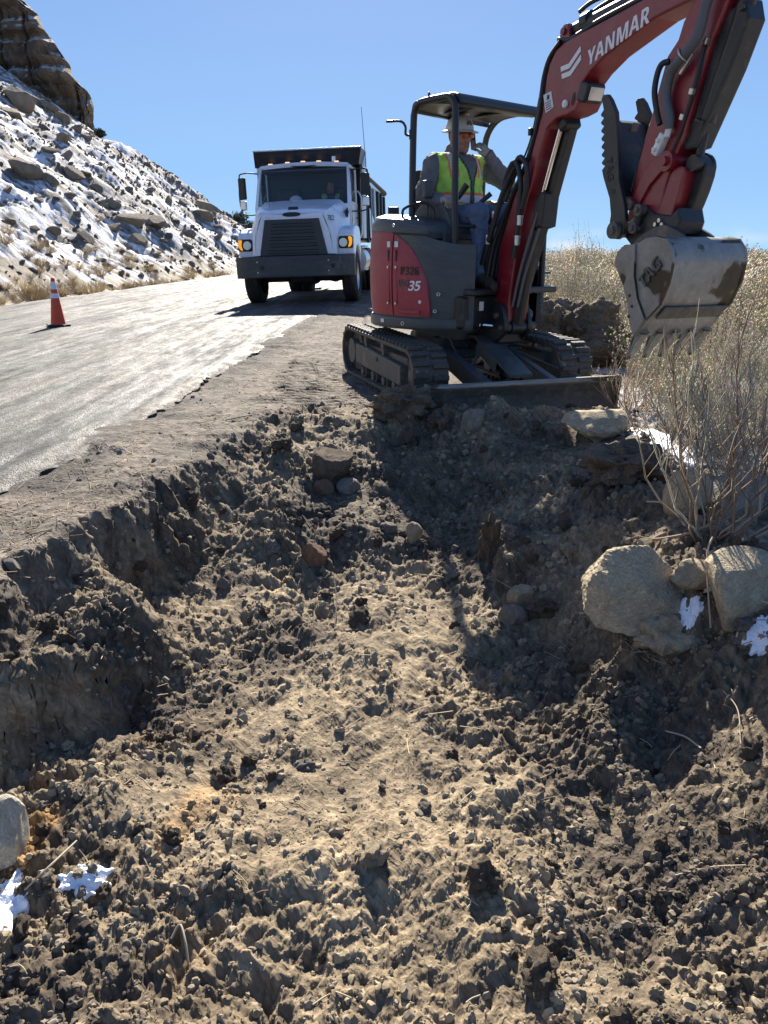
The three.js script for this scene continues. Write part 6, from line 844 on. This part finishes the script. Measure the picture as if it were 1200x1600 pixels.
  near(985, 640, 'thin_shrub', 'pinkish tan thin shrub at the right end of the dozer blade', { count: 70, height: 0.50, spread: 0.28, r0: 0.0035, twigs: 5, heads: 0.25, headColor: cream, colors: [[0.42, 0.31, 0.22], [0.36, 0.27, 0.19], [0.46, 0.36, 0.25]], base: 0.12, segs: 4 });
  near(1050, 650, 'thin_shrub', 'tan thin shrub under the raised bucket', { count: 60, height: 0.42, spread: 0.32, r0: 0.0035, twigs: 5, heads: 0.3, headColor: cream, colors: straw, base: 0.12, segs: 4 });
  near(1150, 690, 'thin_shrub', 'grey tan thin shrub right of the snow patch', { count: 50, height: 0.6, spread: 0.34, r0: 0.004, twigs: 5, heads: 0.25, headColor: cream, colors: [...greyStem, ...straw], base: 0.12, segs: 4 });
  near(1195, 620, 'thin_shrub', 'pale thin shrub at the right edge below the bucket', { count: 50, height: 0.6, spread: 0.36, r0: 0.004, twigs: 5, heads: 0.3, headColor: cream, colors: straw, base: 0.12, segs: 4 });
  near(1190, 745, 'bare_shrub', 'twiggy grey shrub at the right edge above the right boulder', { fine: true, count: 44, height: 0.8, spread: 0.4, r0: 0.004, twigs: 6, heads: 0.1, headColor: cream, colors: [...greyStem, ...straw], base: 0.14, segs: 6, wig: 0.06 });
  near(1095, 705, 'thin_shrub', 'thin tan shrub between the snow patch and the leafless shrub', { count: 46, height: 0.5, spread: 0.3, r0: 0.0032, twigs: 5, heads: 0.2, headColor: cream, colors: [...straw, ...bark], base: 0.12, segs: 5, wig: 0.05 });
  near(60, 965, 'weed_stalk', 'tuft of thin dead stalks at the foot of the left bank', { count: 9, height: 0.2, spread: 0.12, r0: 0.0016, twigs: 1, heads: 0, colors: bark, base: 0.02, segs: 4, wig: 0.02 });
  near(715, 890, 'weed_stalk', 'flattened tuft of dead stalks in the ditch', { count: 22, height: 0.10, spread: 0.2, r0: 0.0022, twigs: 0, heads: 0, colors: straw, base: 0.04, segs: 4, wig: 0.02, lean: -0.08 });
  near(900, 1000, 'weed_stalk', 'rooty tuft left of the earth-crusted rock', { count: 24, height: 0.16, spread: 0.14, r0: 0.0022, twigs: 1, heads: 0, colors: [...straw, ...bark], base: 0.04, segs: 5, wig: 0.06 });
  near(1030, 1010, 'weed_stalk', 'dry tuft on the earth-crusted rock', { count: 16, height: 0.12, spread: 0.14, r0: 0.0018, twigs: 1, heads: 0, colors: straw, base: 0.04, segs: 5, wig: 0.05 });
  // straw-coloured bunch grass along the foot of the hillside
  const TUFT = [61, 62, 63].map((s) => stemsGeo(s, { count: 120, height: 0.5, spread: 0.36, r0: 0.006, twigs: 0, heads: 0, colors: [[0.52, 0.39, 0.21], [0.44, 0.33, 0.18], [0.58, 0.46, 0.27]], base: 0.12, segs: 3 }));
  const tuft = (px, py, s, label, group) => { label += px < 100 ? ' left of the cone' : px < 200 ? ' right of the cone' : px < 290 ? ' midway to the truck' : ' close to the truck'; const L = landing(px, py, (x, d) => Math.max(hillY(x, d), -5), 8, 70); if (!L || L[2] > 66) return; if (hillQ(L[0], L[2]) < 0.1) { L[0] = xl(L[2]) - 0.45 - 0.4 * rnd(); L[1] = hillY(L[0], L[2]); } const o = mesh('grass_tuft', TUFT[Math.floor(rnd() * 3)], brushMat); tag(o, label, 'grass tuft', group); o.position.set(L[0], L[1] - 0.03, -L[2]); o.scale.set(s * (1 + 0.6 * rnd()), s * (0.8 + 0.4 * rnd()), s * 1.2); o.rotation.y = rnd() * 6; };
  for (const [px, py, s] of [[50, 470, 1.2], [62, 462, 1.2], [40, 458, 1.0], [132, 466, 1.2], [145, 460, 1.2], [120, 458, 1.1], [155, 452, 1], [205, 452, 1], [222, 448, 1.0], [240, 446, 1], [262, 444, 1], [190, 455, 0.9], [300, 440, 0.9], [322, 438, 1], [345, 434, 1.1], [358, 432, 1.1], [280, 443, 0.8]]) tuft(px, py, s * 0.85, 'straw-coloured grass tuft along the far edge of the road', 'grass tufts along the road edge');
  for (let i = 0; i < 70; i++) tuft(rnd() * 370, 478 - 40 * rnd() - rnd() * rnd() * 90, 0.35 + 0.4 * rnd(), 'small dry grass tuft on the lower hillside', 'grass tufts on the hillside');
  for (const [px, py] of [[60, 385], [10, 365], [100, 415], [75, 395], [205, 408], [232, 424], [150, 345], [120, 420]]) tuft(px, py, 0.8, 'small dry grass tuft on the lower hillside', 'grass tufts on the hillside');
  // dark juniper bushes on the skyline beside the truck
  for (const [px, py, s, l] of [[374, 352, 1.0, 'small dark juniper on the skyline left of the truck cab'], [392, 356, 0.9, 'second dark juniper half behind the truck mirror'], [160, 246, 0.5, 'tiny juniper on the skyline below the cliff']]) { const r = sight(px, py), d = 66.5, x = r[0] / r[2] * d, T = thing('juniper', l, 'tree', [x, hillY(x, d) - 0.1, -d]); mesh('trunk', rod([0, -0.3, 0], [0, 0.8 * s, 0], 0.07, 0.03, 8), mat(lin(0.10, 0.075, 0.055), 0.95), T); const pos = [], q = rngOf(px); for (let i = 0; i < 1500; i++) { const a = q() * 6.283, e = Math.acos(2 * q() - 1), rr = s * Math.pow(q(), 0.4) * (0.75 + 0.35 * n3(Math.cos(a) * 2, e * 2, px)), cx = rr * Math.sin(e) * Math.cos(a) * 1.1, cy = 0.75 * s + rr * Math.cos(e) * 0.75, cz = rr * Math.sin(e) * Math.sin(a); for (let k = 0; k < 3; k++) pos.push(cx + (q() - 0.5) * 0.18, cy + (q() - 0.5) * 0.18, cz + (q() - 0.5) * 0.18); } const g = new THREE.BufferGeometry(); g.setAttribute('position', new THREE.Float32BufferAttribute(pos, 3)); g.computeVertexNormals(); mesh('crown', g, mat(lin(0.05, 0.065, 0.035), 0.9, { side: THREE.DoubleSide }), T); }
  // sticks, roots and stalks lying about
  const stick = (pts, r, label, group, c = [0.42, 0.35, 0.25], name = 'dry_stick') => { const P3 = pts.map(([px, py, up = 0.006]) => { const L = landing(px, py, groundAt); return [L[0], L[1] + up, -L[2]]; }); const o = mesh(name, tube(P3, r, 24, 5), mat(lin(...c), 0.9)); tag(o, label, 'stick', group); };
  stick([[925, 935, 0.03], [950, 928, 0.05], [985, 942, 0.05], [1020, 968, 0.02]], 0.006, 'curved pale root left of the big tan boulder');
  stick([[905, 960], [925, 968, 0.02], [950, 975]], 0.004, 'short pale root beside the round dark stone');
  stick([[1010, 790, 0.02], [1040, 800, 0.04], [1070, 830, 0.02]], 0.004, 'thin bent root on the ditch edge by the leafless shrub');
  stick([[1150, 1000, 0.01], [1165, 960, 0.10], [1172, 930, 0.16]], 0.004, 'broken upright stick below the right boulder');
  stick([[1110, 985, 0.01], [1100, 950, 0.10], [1098, 915, 0.14], [1104, 905, 0.16]], 0.0035, 'thorny upright stem at the right end of the big tan boulder');
  stick([[1040, 840, 0.02], [1020, 850, 0.02], [1075, 845, 0.03], [1110, 838, 0.05]], 0.007, 'thick root running from the leafless shrub', null, [0.24, 0.18, 0.13]);
  const stalks = rngOf(99); for (let i = 0; i < 14; i++) { const y0 = 918 + stalks() * 26, y1 = 915 + stalks() * 50; stick([[1096 + stalks() * 12, y0, 0.03 + 0.03 * stalks()], [1140, (y0 + y1) / 2 + 6, 0.05 + 0.04 * stalks()], [1198, y1, 0.04]], 0.0028, 'pale straw stalk lying across the right boulder', 'straw stalks by the right boulder', [0.50, 0.42, 0.28], 'straw_stalk'); }
  stick([[22, 1410], [70, 1372, 0.02], [122, 1328, 0.03]], 0.003, 'long pale stalk crossing the left snow patch');
  stick([[195, 1228], [215, 1222, 0.02], [240, 1238]], 0.002, 'bent pale stalk left on the ditch floor');
  stick([[268, 1470], [282, 1460, 0.03], [290, 1480, 0.02], [295, 1512]], 0.0028, 'curled pale root near the bottom left');
  stick([[1040, 1145], [1070, 1158, 0.015], [1095, 1172]], 0.003, 'pale short stick on the dark right slope');
  stick([[1130, 1082], [1150, 1115, 0.02], [1157, 1165]], 0.002, 'wiry pale root on the right slope');
  stick([[1050, 1372], [1110, 1360, 0.01], [1165, 1355]], 0.0018, 'thin straw on the lower right slope');
  stick([[523, 985, 0.01], [526, 955, 0.05], [522, 925, 0.09]], 0.003, 'dark upright twig in the middle of the ditch', null, [0.10, 0.075, 0.055]);
  stick([[352, 658], [385, 652, 0.01], [405, 648]], 0.004, 'grey stick on the road shoulder', null, [0.16, 0.13, 0.10]);
  const q = rngOf(1234); for (let i = 0; i < 60; i++) { const px = 20 + q() * 1150, py = 900 + q() * 680, a = q() * 6.28, L = 12 + 30 * q(); try { stick([[px, py], [px + L * 0.5 * Math.cos(a) + 4 * (q() - 0.5), py + L * 0.5 * Math.sin(a) * 0.7, 0.008], [px + L * Math.cos(a), py + L * Math.sin(a) * 0.7]], 0.0009 + 0.0012 * q(), `thin ${i % 5 < 3 ? 'pale' : 'dark'} straw lying ${py < 1080 ? 'in the upper ditch' : py < 1300 ? 'on the ditch floor' : 'near the bottom edge'} ${px < 400 ? 'at left' : px < 820 ? 'in the middle' : 'at right'}`, 'loose straws on the dug earth', [[0.46, 0.38, 0.25], [0.22, 0.17, 0.12]][i % 5 < 3 ? 0 : 1], 'loose_straw'); } catch (e) {} }
  // chaff past counting: on the shoulder and under the brush
  const bl = new THREE.CylinderGeometry(0.5, 0.3, 1, 3, 1), inst = new THREE.InstancedMesh(bl, mat(lin(1, 1, 1), 0.95), 16000), M = new THREE.Matrix4(), c = new THREE.Color(); let n = 0;
  for (let i = 0; i < 90000 && n < 16000; i++) { const d = 2.2 + 14 * Math.pow(q(), 1.4), x = (q() * 2 - 1) * d * 0.64; const g = dug(x, d); if (x < roadR(d) || (g > 0.3 && q() > 0.05)) continue; if (x < 1.2 && q() > 0.25) continue; const s = 0.03 + 0.09 * q(); M.compose(V(x, groundAt(x, d) + 0.006 + (x > 1.4 ? 0.03 * q() : 0), -d), new THREE.Quaternion().setFromEuler(new THREE.Euler(1.57 + 0.5 * (q() - 0.5), q() * 6.28, 0.5 * (q() - 0.5), 'YXZ')), V(0.004, s, 0.004)); inst.setMatrixAt(n, M); const t = 0.5 + 0.6 * q(); c.setRGB(0.44 * t, 0.36 * t, 0.25 * t); inst.setColorAt(n++, c); }
  inst.count = n; inst.name = numbered('plant_litter'); inst.castShadow = inst.receiveShadow = true; tag(inst, 'dry stems and chaff littering the shoulder and brush field', 'litter', null, 'stuff'); scene.add(inst);
}

renderer.render(scene, camera);
